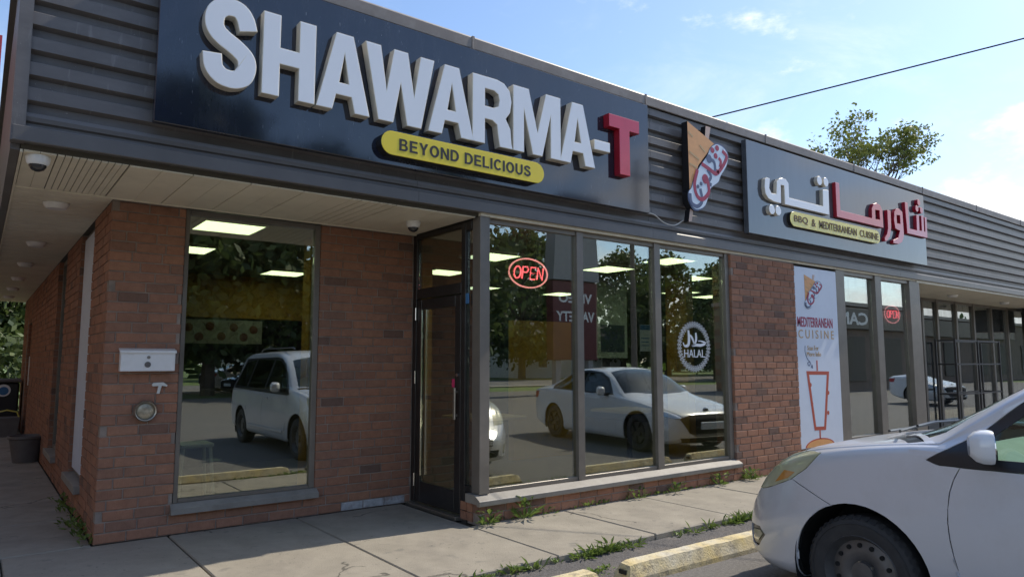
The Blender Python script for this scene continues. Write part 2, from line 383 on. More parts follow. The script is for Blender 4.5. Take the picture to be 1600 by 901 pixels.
M['red_side']=mat('letter_return_red',(0.34,0.012,0.03),0.35,var=0.08,vscale=6)
M['red_trim']=mat('letter_trim_red',(0.5,0.03,0.06),0.3)
M['rose_face']=mat('acrylic_rose_face',(0.62,0.13,0.17),0.1,spec=0.7,var=0.05)  # paler, pinker red than the face of the letter T
M['yellow']=mat('yellow_acrylic',(0.86,0.68,0.05),0.25,var=0.04,vscale=3)
M['yellow_pale']=mat('yellow_acrylic_pale',(0.84,0.72,0.17),0.2,var=0.04,vscale=3)
M['rack']=mat('rack_dark_steel',(0.045,0.042,0.04),0.5)
M['black']=mat('black_paint',(0.014,0.014,0.016),0.4,var=0.1)
M['black_letter']=mat('black_vinyl',(0.02,0.02,0.022),0.5)
M['rubber']=mat('tyre_rubber',(0.038,0.037,0.037),0.8,var=0.2,vscale=12,dirt=(0.06,0.055,0.05),dirt_scale=5,dirt_amt=0.4,bump=0.2)
M['steel_black']=mat('black_steel_wheel',(0.13,0.125,0.122),0.45,metal=0.5,var=0.2,dirt=(0.08,0.07,0.06),dirt_scale=9,dirt_amt=0.5)
M['silver_paint']=mat('silver_car_paint',(0.66,0.67,0.70),0.28,metal=0.2,coat=0.6,var=0.02,vscale=2,dirt=(0.46,0.44,0.41),dirt_scale=2.0,dirt_amt=0.3)
M['white_paint']=mat('white_car_paint',(0.78,0.79,0.80),0.25,coat=0.8,var=0.01)
M['dark_paint']=mat('dark_blue_car_paint',(0.02,0.028,0.05),0.2,coat=1.0)
M['car_trim']=mat('car_black_trim',(0.016,0.016,0.018),0.28,spec=0.6,dirt=(0.04,0.04,0.045),dirt_scale=4,dirt_amt=0.3)
M['liner']=mat('dark_underbody',(0.008,0.008,0.008),0.9)
M['chrome']=mat('chrome',(0.75,0.75,0.74),0.12,metal=1.0)
M['brushed']=mat('brushed_metal',(0.42,0.39,0.33),0.35,metal=0.8,var=0.15,vscale=20)
M['seat']=mat('seat_grey_cloth',(0.34,0.36,0.34),0.9,var=0.1)
M['wood_pole']=mat('weathered_pole_wood',(0.20,0.17,0.14),0.9,var=0.3,vscale=10)
M['bark']=mat('bark',(0.10,0.080,0.062),0.9,var=0.35,vscale=9,bump=0.5,bscale=25)
M['leaf']=leaf_mat('leaf_green',(0.045,0.075,0.022),(0.12,0.165,0.05))
M['leaf_dark']=leaf_mat('leaf_dark_green',(0.045,0.076,0.026),(0.12,0.165,0.05))
M['leaf_spring']=leaf_mat('leaf_yellow_green',(0.12,0.15,0.03),(0.24,0.27,0.06))
M['weed']=leaf_mat('weed_green',(0.09,0.15,0.03),(0.20,0.28,0.06))
M['mustard']=mat('mustard_wall',(0.50,0.27,0.04),0.7,var=0.08,vscale=2)
M['dark_wall']=mat('dark_brown_wall',(0.060,0.048,0.038),0.8,var=0.15)
M['ceiling']=mat('ceiling_grey',(0.34,0.33,0.31),0.9,var=0.05)
M['tile']=mat('dark_floor_tile',(0.09,0.08,0.07),0.4,var=0.2)
M['lamp']=mat('fluorescent_diffuser',(0.9,0.95,0.85),0.5,emit=(0.78,1.0,0.64),estr=2.0)
M['neon']=mat('neon_red_tube',(0.9,0.3,0.35),0.3,emit=(1.0,0.13,0.18),estr=1.7)
M['neon_pale']=mat('neon_pink_tube',(0.9,0.5,0.55),0.3,emit=(1.0,0.36,0.40),estr=0.9)
M['orange']=mat('orange_print',(0.74,0.36,0.13),0.45,var=0.08,vscale=7)
M['tan_print']=mat('tan_print',(0.55,0.36,0.17),0.5)
M['crimson']=mat('crimson_print',(0.36,0.022,0.075),0.5)
M['brick_print']=mat('brick_red_print',(0.46,0.085,0.045),0.5)
M['navy_print']=mat('navy_print',(0.07,0.10,0.20),0.45)
M['sky_print']=mat('pale_blue_print',(0.64,0.74,0.86),0.4)
M['panel_red']=mat('red_sign_panel',(0.42,0.03,0.04),0.4,var=0.05)
M['pylon_red']=mat('toned_down_red_sign_panel',(0.15,0.04,0.04),0.6,var=0.1)  # red darkened to keep the sign's mirror image in the glass subdued
M['cone_stick']=mat('cone_stick_print',(0.58,0.42,0.34),0.5)
M['bldg_grey']=mat('pale_grey_cladding',(0.34,0.34,0.35),0.7,var=0.06)
M['bldg_brown']=mat('brown_store_wall',(0.16,0.12,0.095),0.8,var=0.15,vscale=1.5)
M['stucco']=mat('white_house_siding',(0.62,0.62,0.60),0.8,var=0.05)
M['roof_dark']=mat('dark_shingle_roof',(0.05,0.05,0.055),0.9,var=0.2)
M['roof_felt']=mat('roof_felt',(0.12,0.115,0.11),0.9,var=0.2)
M['amber']=mat('amber_lens',(0.58,0.26,0.06),0.2,coat=0.8)
M['lens']=mat('yellowed_headlight_lens',(0.52,0.50,0.33),0.28,coat=0.8,var=0.12,vscale=7,color2=(0.40,0.38,0.22))
M['green_note']=mat('green_note',(0.48,0.72,0.06),0.6)
M['paper']=mat('paper_notice',(0.62,0.70,0.72),0.6)
M['blue_print']=mat('blue_print',(0.05,0.18,0.38),0.5)
M['pink']=mat('pink_sticker',(0.62,0.04,0.14),0.5)
M['decal']=mat('white_decal',(0.85,0.86,0.86),0.6)
M['plastic_white']=mat('white_plastic',(0.66,0.66,0.62),0.4,var=0.03)
M['bowl']=mat('grey_planter',(0.14,0.13,0.125),0.6,var=0.15)
M['soil']=mat('soil',(0.05,0.037,0.028),1.0,var=0.3,bump=0.6)
M['dome']=mat('smoked_dome',(0.03,0.03,0.033),0.1,spec=0.7)
M['glass']=glass_mat('shop_glass',(0.84,0.84,0.74),0.24,1.5,0.03)
M['glass_dark']=glass_mat('dark_shop_glass',(0.70,0.71,0.68),0.30,1.55,0.08)
M['glass_dusty']=glass_mat('dusty_shop_glass',(0.62,0.66,0.68),0.17,1.5,0.22)
M['car_glass']=glass_mat('car_glass',(0.62,0.78,0.68),0.06,1.5,0.03)
M['tint_glass']=glass_mat('tinted_car_glass',(0.16,0.16,0.17),0.06,1.5)
M['film']=glass_mat('clear_film',(0.93,0.94,0.95),0.03,1.3,0.03)
# ------------------------------------------------------------------ ground
def structure(o): o['kind']='structure'; return o
structure(MB().box(-400,500,-400,400,-0.5,-0.125).build('ground',M['grass']))
structure(MB().box(-40,60,-24,16,-0.124,-0.10).build('parking_lot',M['asphalt']))
structure(MB().box(-200,300,-41,-31,-0.124,-0.112).build('road',M['asphalt']))
structure(MB().box(-200,300,-30.2,-28.8,-0.124,-0.06).build('roadside_path',M['concrete']))
structure(MB().prism([(-1.62,-0.13),(-1.52,-0.055),(-1.18,-0.045),(-1.16,-0.13)],-2.5,26,'X').build('gravel_strip',M['gravel']))
side_walk=structure(MB().box(-3.6,26,-1.155,0.4,-0.13,-0.035).box(-3.6,2.9,0.4,16,-0.13,-0.035).box(12.2,26,0.4,1.3,-0.13,-0.035).build('sidewalk',M['joint']))
jx=[-3.6,-2.72,-1.6,-0.48,0.66,1.76,2.86]
def slab(x0,x1,y0,y1):
    MB().bevbox(x0+.006,x1-.006,y0+.006,y1-.006,-.10,random.uniform(-.002,.002),.008).build('paving_slab',M['concrete'],side_walk)
for a,b in zip(jx[:-1],jx[1:]): slab(a,b,-1.17,1.285 if a>-.6 else 0.06)
xs=[2.86,3.95,5.08,6.2,7.33,8.45,9.6,10.7,11.8]
for a,b in zip(xs[:-1],xs[1:]): slab(a,b,-1.17,0.03)
x=11.8
while x<25: slab(x,x+1.13,-1.17,1.28); x+=1.13
y=0.06
while y<15.5:
    for a,b in ((-3.6,-2.3),(-2.3,-1.1),(-1.1,0.112)):
        if y<1.2 and b>-.5: b=-.48
        slab(a,b,y,y+1.24)
    y+=1.24

# wheel stops
def wheel_stop(x0,label,seed,tilt=0.0):
    rnd=random.Random(seed); L=1.84; n=26; vs=[];fs=[]
    prof=[(-.085,0),(-.085,.035),(-.055,.125),(.045,.130),(.085,.05),(.085,0)]
    for i in range(n+1):
        t=i/n; e=0.03 if i in(0,n) else 0
        for k,(py,pz) in enumerate(prof):
            j=rnd.uniform(-.0013,.0013) if 0<k<5 else 0
            vs.append((L*t+(e if i==0 else -e)*(pz>.1), py*(1-e*2)+j, pz-(.012 if e and pz>.1 else 0)+ (j if pz>.1 else 0)))
    m=len(prof)
    for i in range(n):
        for k in range(m): fs.append((i*m+k,i*m+(k+1)%m,(i+1)*m+(k+1)%m,(i+1)*m+k))
    fs.append(tuple(range(m))); fs.append(tuple(n*m+k for k in range(m)))
    o=MB().add(vs,fs).build('wheel_stop',M['curb'],None,(x0,-1.67,-.10),(0,0,R(tilt)))
    tag(o,label,'wheel stop','yellow concrete wheel stops along the kerb')
    MB().box(-.004,.01,-.035,.03,.055,.085).build('lifting_slot',M['black'],o)
    return o
wheel_stop(3.02,'worn yellow concrete wheel stop just in front of the silver minivan nose',3,-1.2)
wheel_stop(0.93,'worn yellow wheel stop at the bottom edge, left of the one by the minivan',5,0.5)
wheel_stop(5.85,'yellow wheel stop mirrored in the bay windows beneath the white sedan front',8)
wheel_stop(8.15,'yellow wheel stop in front of the white sedan, seen only as a reflection',9)

# ------------------------------------------------------------------ the shop building
B=empty('shop_building',(0,0,0))
tag(B,'single storey red brick strip mall with dark ribbed metal fascia over the shopfront','building')
FX0,FX1=-0.62,25.4
fas=MB().box(FX0+.02,FX1,.066,.18,2.86,4.40).build('fascia',M['clad'],B)
seams=[FX0]+[ -0.62+0.0+k for k in (2.9,5.93,8.97,12.0,15.05,18.1,21.1)]+[FX1]
pz=0.1675
for a,b in zip(seams[:-1],seams[1:]):
    for k in range(8):
        z0=3.03+k*pz
        p=[(.064,z0+.001),(.05,z0+.001),(.046,z0+.060),(.0,z0+.077),(.0,z0+.158),(.004,z0+.162),(.046,z0+pz-.001),(.064,z0+pz-.001)]
        MB().prism(p,a+.002+(0.05 if a==FX0 else 0),b-.002,'X').build('cladding_rib',M['clad'],fas)
    p=[(.064,2.835),(-.012,2.83),(-.016,2.835),(-.016,2.925),(-.004,2.937),(.030,2.940),(.030,2.962),(.012,2.972),(.008,3.0),(.012,3.026),(.064,3.029)]
    MB().prism(p,a+.0015,b-.0015,'X').build('fascia_band',M['band'],fas)
cs=[FX0-.05,0.45,2.85,5.24,7.62,10.0,12.4,14.8,17.2,19.6,22.0,FX1]
for a,b in zip(cs[:-1],cs[1:]):
    p=[(-.022,4.370),(-.030,4.375),(-.033,4.475),(-.025,4.49),(.40,4.50),(.40,4.47),(-.012,4.465),(-.012,4.370)]
    MB().prism(p,a+.002,b-.002,'X').box(b-.03,b-.004,-.037,-.01,4.368,4.494).build('coping_strip',M['coping'],fas)
MB().box(FX0-.01,FX0+.065,-.012,.066,2.83,4.368).build('corner_trim',M['clad'],fas)
# side fascia along the left walkway
sf=MB().box(FX0-.005,FX0+.045,.070,14.2,2.79,4.385).box(FX0-.05,FX0+.3,.405,14.2,4.386,4.49).build('side_fascia',M['clad'],B)
MB().box(-.578,25.3,.41,14.0,4.2,4.44).build('roof',M['roof_felt'],B)
# soffit boards
so=MB().prism([(FX0+.05,.07),(2.97,.07),(2.97,1.30),(.20,1.30),(.20,14.2),(FX0+.05,14.2)],2.801,2.85,'Z').build('soffit',M['soffit_dark'],B)
so_r=MB().box(12.05,25.3,.07,1.5,2.801,2.85).build('soffit',M['soffit_dark'],B)
def board(x0,x1,y0,y1,vent=False,along='Y',par=None):
    m=MB(); n=10 if vent else 2
    if along=='Y':
        w=(x1-x0)/n
        for i in range(n): m.box(x0+i*w+(.0015 if i else 0),x0+(i+1)*w-(.004 if vent else .0015),y0,y1,2.79+(.003 if vent and i%2 else 0),2.80)
    else:
        w=(y1-y0)/4
        for i in range(4): m.box(x0,x1,y0+i*w+.0015,y0+(i+1)*w-.002,2.79+(.002 if i%2 else 0),2.80)
    m.build('soffit_board',M['soffit'],par or so)
bx=[-.555,-.37]+[.05+.413*i for i in range(8)]
for i,(a,b) in enumerate(zip(bx[:-1],bx[1:])):
    board(a+.003,min(b,2.955)-.003,.075,1.205,vent=(i in(1,6)))
y=1.24
while y<14: board(-.555,.112,y+.003,min(y+.33,14.1)-.003,along='X'); y+=.33
x=12.36
while x<25: board(x+.003,x+.41,.075,1.28,par=so_r); x+=.413
MB().box(-.57,2.955,1.208,1.236,2.783,2.799).build('soffit_trim',M['soffit'],so)
MB().box(-.572,-.557,.07,14.1,2.78,2.799).build('soffit_edge',M['soffit'],so)
MB().box(2.965,12.0,.02,.064,2.805,2.834).build('soffit_lip',M['soffit'],so)
MB().box(12.05,25.2,.02,.064,2.79,2.832).build('soffit_lip',M['soffit'],so)

# bricks -------------------------------------------------------------
BH=.0845; BLn=.232; G=.010
brick_cache={}
def brick_mesh(L,D,H):
    k=(round(L,3),round(D,3),round(H,3))
    if k not in brick_cache:
        b=.0045
        m=MB(); vs=[(0,b,0),(L,b,0),(L,b,H),(0,b,H),(b,0,b),(L-b,0,b),(L-b,0,H-b),(b,0,H-b),(0,D,0),(L,D,0),(L,D,H),(0,D,H)]
        m.add(vs,[(4,5,6,7),(0,1,5,4),(1,2,6,5),(2,3,7,6),(3,0,4,7),(0,8,9,1),(1,9,10,2),(2,10,11,3),(3,11,8,0)])
        brick_cache[k]=m.mesh('brick',M['brick'])
    return brick_cache[k]
cand=[]     # (size in view, wall, x, y, z, L, H)
def courses_x(wall,x0,x1,yf,z0,z1,holes=(),even_shift=0.0,score=1.0,rnd=random.Random(4)):
    n=round((z1-z0)/BH)
    for k in range(n):
        za=z0+k*BH+G/2; zb=min(z0+(k+1)*BH-G/2,z1)
        spans=[(x0,x1)]
        for (hx0,hx1,hz0,hz1) in holes:
            if zb>hz0+.01 and za<hz1-.01:
                ns=[]
                for a,b in spans:
                    if hx1<=a or hx0>=b: ns.append((a,b)); continue
                    if a<hx0: ns.append((a,hx0))
                    if hx1<b: ns.append((hx1,b))
                spans=ns
        off=(k%2)*BLn/2+rnd.choice((0,0,.04,-.05))
        for a,b in spans:
            x=x0-off; 
            while x<b:
                l=max(x,a); r=min(x+BLn,b)
                if r-l>.035: cand.append((score*(r-l),wall,l+G/2 if l>a else l,yf+rnd.uniform(-.002,.0015),za,(r-(G/2 if r<b else 0))-(l+(G/2 if l>a else 0)),zb-za))
                x+=BLn
XL,YR=.114,1.287
W0,W1,WZ0,WZ1=.685,1.93,.225,2.79
front=MB()
front.box(XL+.006,W0-.005,YR+.008,YR+.25,0,2.80).box(W1+.005,2.97,YR+.008,YR+.25,0,2.80).box(W0,W1,YR+.008,YR+.25,0,WZ0)
front=front.build('brick_wall',M['mortar'],B); front['label']='recessed front brick wall with corner pillar, mailbox and one tall window'
courses_x(front,XL,2.955,YR,0,2.79,[(W0,W1,WZ0,3)],score=3)
bay=MB().box(2.965,6.8,.03,.22,-.02,.172).build('bay_base_wall',M['mortar'],B); bay['label']='low brick plinth two courses high under the bay windows'
courses_x(bay,2.955,6.8,.022,.0,.169,score=2)
pier=MB().box(6.81,8.24,.03,.32,-.02,2.80).box(8.24,9.53,.05,.3,-.02,.24).build('brick_pier',M['mortar'],B); pier['label']='brick pier between the bay windows and the white menu banner'
courses_x(pier,6.80,8.25,.022,.0,2.79,score=.5)
courses_x(pier,8.25,9.53,.045,.0,.253,score=.1)
cand.sort(key=lambda c:-c[0])
stuff=MB()
for i,(s,wall,x,y,z,L,H) in enumerate(cand):
    if i<300:
        o=link('brick',brick_mesh(L,.095,H),wall,(x,y,z))
        if wall is front and z<.06 and (2.05<x<2.72 or .36<x<.5): 
            o.data=brick_mesh(L,.095,H).copy(); o.data.materials.clear(); o.data.materials.append(M['brick_white']); o['label']='brick smeared with white paint'
    else:
        me=brick_mesh(L,.095,H); stuff.add([(v.co.x+x,v.co.y+y,v.co.z+z) for v in me.vertices],[tuple(p.vertices) for p in me.polygons])
# side wall along the walkway
side=MB(); YE=14.0
wins=[(2.36,3.42,.30,2.79),(4.86,5.95,.30,2.79),(11.15,12.0,.0,2.2)]
ys=[YR+.1]+[v for w in wins for v in w[:2]]+[YE]
for a,b in zip(ys[0::2],ys[1::2]): side.box(XL+.008,XL+.25,a+.006,b-.006,0,2.80)
for w in wins:
    if w[2]>0: side.box(XL+.006,XL+.25,w[0],w[1],0,w[2])
    if w[3]<2.7: side.box(XL+.006,XL+.25,w[0],w[1],w[3],2.80)
side=side.build('side_brick_wall',M['mortar'],B); side['label']='long brick wall beside the covered walkway'
rnd=random.Random(11)
for k in range(33):
    za=k*BH+G/2; zb=(k+1)*BH-G/2; off=(k%2)*BLn/2
    spans=[(YR+.105,YE)]
    for w in wins:
        if zb>w[2]+.01 and za<w[3]-.01:
            ns=[]
            for a,b in spans:
                if w[1]<=a or w[0]>=b: ns.append((a,b)); continue
                if a<w[0]: ns.append((a,w[0]))
                if w[1]<b: ns.append((w[1],b))
            spans=ns
    for a,b in spans:
        y=YR+.105-off
        while y<b:
            l=max(y,a); r=min(y+BLn,b)
            if r-l>.03:
                d=rnd.uniform(-.0025,.0025)
                stuff.box(XL+d,XL+.09,l+(G/2 if l>a else 0),r-(G/2 if r<b else 0),za,zb)
            y+=BLn
# pier and bay returns
for k in range(33):
    za=k*BH+G/2; stuff.box(6.797,6.82,.124,.30,za,za+BH-G) if k%2 else stuff.box(6.797,6.82,.124,.21,za,za+BH-G)
for k in range(2):
    za=k*BH+G/2
    stuff.box(2.952,2.97,.125,.215,za,za+BH-G); stuff.box(2.952,2.97,.225,.32,za,za+BH-G)
tag(stuff.build('brick_courses',M['brick'],B),kind='stuff')
MB().box(.2,25.2,9.0,9.2,0,2.8).box(XL+.26,XL+.3,1.54,9,-.0,2.78).box(12.05,12.25,.2,9,0,2.8).box(25.2,25.4,.2,14,0,4.2).box(XL+.25,25.2,13.8,14.0,0,4.2).build('inner_wall',M['dark_wall'],B)
MB().box(XL+.25,2.97,1.54,13.8,-.1,.012).box(2.97,25.2,.25,13.8,-.1,.012).build('shop_floor',M['tile'],B)
MB().box(XL+.25,2.97,1.54,13.8,2.785,2.84).box(2.97,12.04,.2,13.8,2.785,2.84).box(12.26,25.2,1.52,13.8,2.785,2.84).build('shop_ceiling',M['ceiling'],B)

# windows --------------------------------------------------------------
def bar(m,x0,x1,y0,y1,z0,z1): m.bevbox(x0,x1,y0,y1,z0,z1,.003)
# tall window in the recess
m=MB(); y0,y1=YR+.015,YR+.075
bar(m,W0+.002,W0+.040,y0,y1,WZ0+.03,WZ1); bar(m,W1-.055,W1-.002,y0,y1,WZ0+.03,WZ1); bar(m,W0+.042,W1-.057,y0,y1,WZ1-.05,WZ1); bar(m,W0+.042,W1-.057,y0,y1,WZ0+.03,WZ0+.062)
w=m.build('window',M['bronze'],B); w['label']='tall single pane window in the brick recess'
MB().box(W0+.041,W1-.056,YR+.042,YR+.050,WZ0+.063,WZ1-.051).build('pane',M['glass'],w)
MB().prism([(YR-.055,WZ0-.055),(YR-.058,WZ0-.01),(YR+.01,WZ0+.028),(YR+.25,WZ0+.028),(YR+.25,WZ0+.003),(YR-.004,WZ0+.003),(YR-.004,WZ0-.055)],W0-.02,W1+.02,'X').build('sill',M['sill'],w)
# bay windows
m=MB(); y0,y1=.07,.16
bar(m,2.966,3.075,.03,.16,.255,2.83)
for a,b in ((4.205,4.295),(5.405,5.505),(6.72,6.797)): bar(m,a,b,.055,y1,.255,2.805)
for a,b in ((3.077,4.203),(4.297,5.403),(5.507,6.718)): bar(m,a,b,y0,y1,2.755,2.805); bar(m,a,b,y0,y1,.255,.292)
w=m.build('window',M['bronze'],B); w['label']='three large bay windows with bronze mullions beside the door'
for a,b in ((3.076,4.204),(4.296,5.404),(5.506,6.719)): MB().box(a,b,.098,.106,.293,2.754).build('pane',M['glass'],w)
MB().prism([(-.03,.172),(-.034,.205),(-.028,.212),(.05,.252),(.20,.252),(.20,.174),(.016,.174),(.012,.160),(-.026,.160)],2.925,6.835,'X').build('sill',M['sill'],w)
# right pair
m=MB()
for a,b in ((9.375,9.62),(10.58,10.78),(11.78,12.16)): bar(m,a,b,.03,.15,.26,2.80)
for a,b in ((9.622,10.578),(10.782,11.778)): bar(m,a,b,.05,.15,2.745,2.80); bar(m,a,b,.05,.15,.26,.33)
m.box(9.375,12.16,.02,.2,-.02,.255)
w=m.build('window',M['bronze'],B); w['label']='pair of narrow full height panes right of the menu banner'
for a,b in ((9.621,10.579),(10.781,11.779)): MB().box(a,b,.098,.106,.331,2.744).build('pane',M['glass_dark'],w)
# storefront of the next unit, recessed
m=MB(); Y=1.30
edges=[12.2,13.3,14.3,15.2,15.94,16.94,17.94,19.02,20.08,21.4,22.6,23.8,25.2]
for e in edges: bar(m,e-.045,e+.045,Y-.05,Y+.05,.0,2.79)
for a,b in zip(edges[:-1],edges[1:]): bar(m,a+.047,b-.047,Y-.04,Y+.04,2.73,2.79); bar(m,a+.047,b-.047,Y-.04,Y+.04,.02,.16)
w=m.build('window',M['bronze'],B); w['label']='dusty recessed glass storefront of the neighbouring unit'
for a,b in zip(edges[:-1],edges[1:]): MB().box(a+.046,b-.046,Y-.004,Y+.004,.161,2.729).build('pane',M['glass_dusty'],w)
# side windows
for i,(a,b,z0,z1) in enumerate(wins[:2]):
    m=MB(); X=XL+.05
    for u,v in ((a+.002,a+.06),(b-.06,b-.002)): m.bevbox(X,X+.06,u,v,z0+.02,z1,.003)
    m.bevbox(X,X+.06,a+.062,b-.062,z1-.06,z1,.003); m.bevbox(X,X+.06,a+.062,b-.062,z0+.02,z0+.07,.003)
    w=m.build('window',M['bronze'],B)
    if i==0: MB().box(X-.02,X+.055,a+.061,b-.061,z0+.071,z1-.061).build('white_board',M['white_plain'],w); w['label']='side window boarded with white panel'
    else: MB().box(X+.025,X+.033,a+.061,b-.061,z0+.071,z1-.061).build('pane',M['glass_dark'],w)
    MB().bevbox(XL-.05,XL+.1,a-.03,b+.03,z0-.055,z0+.018,.004).build('sill',M['sill'],w)
d=MB().box(XL+.08,XL+.13,11.17,11.98,.02,2.18).build('side_door',M['dark_frame'],B)
MB().bevbox(XL-.01,XL+.02,12.25,12.32,.05,2.3,.004).build('downpipe',M['sill'],B)
MB().bevbox(XL-.012,XL-.001,11.0,11.13,1.0,1.55,.002).build('door_notice',M['white'],B)

# entrance door in the return of the bay --------------------------------
m=MB(); XD=2.96
def barx(m,y0,y1,z0,z1,x0=XD,x1=XD+.06): m.bevbox(x0,x1,y0,y1,z0,z1,.003)
barx(m,1.205,1.28,.0,2.79); barx(m,.27,.345,.0,2.79); barx(m,.347,1.203,2.74,2.79); barx(m,.347,1.203,2.10,2.205); barx(m,.165,.268,2.70,2.79); barx(m,.165,.268,.25,.31)
fr=m.build('entrance_frame',M['dark_frame'],B)
MB().box(XD+.026,XD+.034,.347,1.203,2.206,2.739).build('transom_pane',M['glass'],fr)
MB().box(XD+.026,XD+.034,.167,.267,.311,2.699).build('side_pane',M['glass_dark'],fr)
MB().bevbox(XD-.012,XD+.0,.20,.25,1.99,2.09,.004).build('alarm_sticker',M['blue_print'],fr)
m=MB(); x0,x1=XD+.004,XD+.048
for u,v in ((.355,.455),(1.105,1.195)): m.bevbox(x0,x1,u,v,.03,2.09,.003)
m.bevbox(x0,x1,.457,1.103,1.985,2.09,.003); m.bevbox(x0,x1,.457,1.103,.03,.235,.003)
dr=m.build('door',M['dark_frame'],B); dr['label']='dark framed glass entrance door with vertical pull handle'
MB().box(XD+.022,XD+.030,.456,1.104,.236,1.984).build('pane',M['glass'],dr)
MB().bevbox(XD-.035,XD-.02,.39,.425,.90,1.20,.004).box(XD-.021,XD+.003,.40,.415,.93,.95).box(XD-.021,XD+.003,.40,.415,1.15,1.17).build('handle',M['brushed'],dr)
MB().lathe([(.0,-.012),(.018,-.012),(.018,.003)],(XD+.002,.40,1.32),'X',14).build('lock',M['chrome'],dr)
for z in (.18,1.22,1.88): MB().lathe([(.011,0),(.011,.13)],(XD-.008,1.20,z),'Z',10).build('hinge',M['chrome'],dr)
MB().box(XD-.012,XD+.003,1.075,1.085,.30,1.99).build('edge_strip',M['chrome'],dr)
MB().box(XD+.06,XD+.075,.46,1.1,1.06,1.10).build('push_bar',M['black'],dr)
MB().box(XD+.02,XD+.0215,.47,.53,1.20,1.28).build('sticker',M['pink'],dr)
MB().box(2.97,3.0,.16,1.28,2.792,2.86).build('door_header',M['dark_frame'],fr)
MB().bevbox(2.90,3.10,.33,1.28,-.02,.018,.004).build('threshold',M['brushed'],fr)

# inside of the shop -----------------------------------------------------
MB().box(1.5,4.3,6.0,6.3,2.12,2.78).build('bulkhead',M['mustard'],B)
MB().box(5.62,6.95,3.0,3.12,0,2.06).box(4.06,4.22,3.0,3.2,0,2.78).box(2.10,2.16,2.0,2.2,0,2.78).box(7.75,7.90,1.5,1.9,0,2.78).build('partition',M['mustard'],B)
MB().box(1.6,2.85,5.9,5.98,1.72,2.08).build('menu_board',M['bldg_grey'],B)
MB().box(1.2,9.0,5.2,5.8,0,1.05).build('counter',M['dark_wall'],B)
lights=[(1.18,1.78,.55),(1.15,3.45,.55),(2.87,5.02,.55),(4.70,3.50,.55),(4.35,1.80,.55),(6.38,1.78,.55),(6.45,.72,.5),(8.25,1.80,.55),(9.95,3.4,.55),(11.1,3.6,.55),(6.4,5.0,.55),(8.3,5.0,.55)]
lnames=['nearest lit ceiling panel behind the tall recess window','lit ceiling panel at the left edge of the tall recess window','lit ceiling panel deep behind the right half of the tall window','lit ceiling panel seen through the door transom','lit ceiling panel behind the left bay window near the corner post','lit ceiling panel behind the middle bay window','lit ceiling panel at the top of the right bay window, nearest the glass','lit ceiling panel second from the top in the right bay window','lit ceiling panel lower left in the right bay window','lit ceiling panel lower right in the right bay window','dim far ceiling panel behind the middle bay window','dim far ceiling panel behind the right bay window']
for (x,y,w),nm in zip(lights,lnames):
    t=empty('ceiling_light',(x,y,2.75)); tag(t,nm,'ceiling light','fluorescent ceiling panels inside the shop')
    MB().box(-w/2,w/2,-w/2,w/2,.0,.012).build('diffuser',M['lamp'],t)
    MB().box(-w/2-.02,-w/2,-w/2-.02,w/2+.02,-.004,.034).box(w/2,w/2+.02,-w/2-.02,w/2+.02,-.004,.034).box(-w/2,w/2,-w/2-.02,-w/2,-.004,.034).box(-w/2,w/2,w/2,w/2+.02,-.004,.034).build('frame',M['white'],t)
# things further inside
t=empty('wall_poster',(7.7,3.0,1.5)); tag(t,'tall pale grey blue poster hanging inside behind the middle bay window','poster')
MB().bevbox(-.35,.35,0,.03,0,1.42,.004).build('sheet',M['sky_print'],t); MB().box(-.28,.28,-.004,-.001,.1,.55).build('printed_block',M['navy_print'],t)
t=empty('wall_screen',(5.88,2.98,2.1)); tag(t,'dark wall screen inside above the mustard partition in the left bay window','screen')
MB().bevbox(-.30,.30,0,.05,0,.40,.006).build('case',M['black'],t); MB().box(-.28,.28,-.004,-.001,.02,.38).build('screen_glass',M['slate'],t)
m=MB()
for k,(u,v) in enumerate(((.15,.22),(.45,.24),(.8,.23),(1.1,.2),(.3,.08),(.62,.09),(.95,.08))): m.lathe([(0,-.006),(.05,-.006),(.065,0)],(1.62+u,5.9,1.74+v),'Y',10)
m.build('food_picture',M['pylon_red'],B)
def table(x,y,lb):
    t=empty('table',(x,y,.012)); tag(t,lb,'table','tables inside the shop')
    MB().bevbox(-.4,.4,-.4,.4,.70,.74,.008).build('tabletop',M['tan_print'],t); MB().tube([(0,0,.0),(0,0,.70)],.04,10).build('leg',M['black'],t); MB().lathe([(0,.03),(.25,.02),(.27,0)],(0,0,0),'Z',20).build('base',M['black'],t)
table(4.6,2.3,'small table inside behind the left bay window'); table(7.0,2.0,'small table inside behind the right bay window')
# white stool behind the tall window
t=empty('stool',(1.0,2.0,0)); tag(t,'white plastic stool standing inside behind the tall window','stool')
MB().bevbox(-.15,.15,-.15,.15,.64,.68,.01).build('seat',M['plastic_white'],t)
for a in(-1,1):
    for b in(-1,1): MB().tube([(a*.12,b*.12,.64),(a*.17,b*.17,0)],.018,8).build('leg',M['plastic_white'],t)
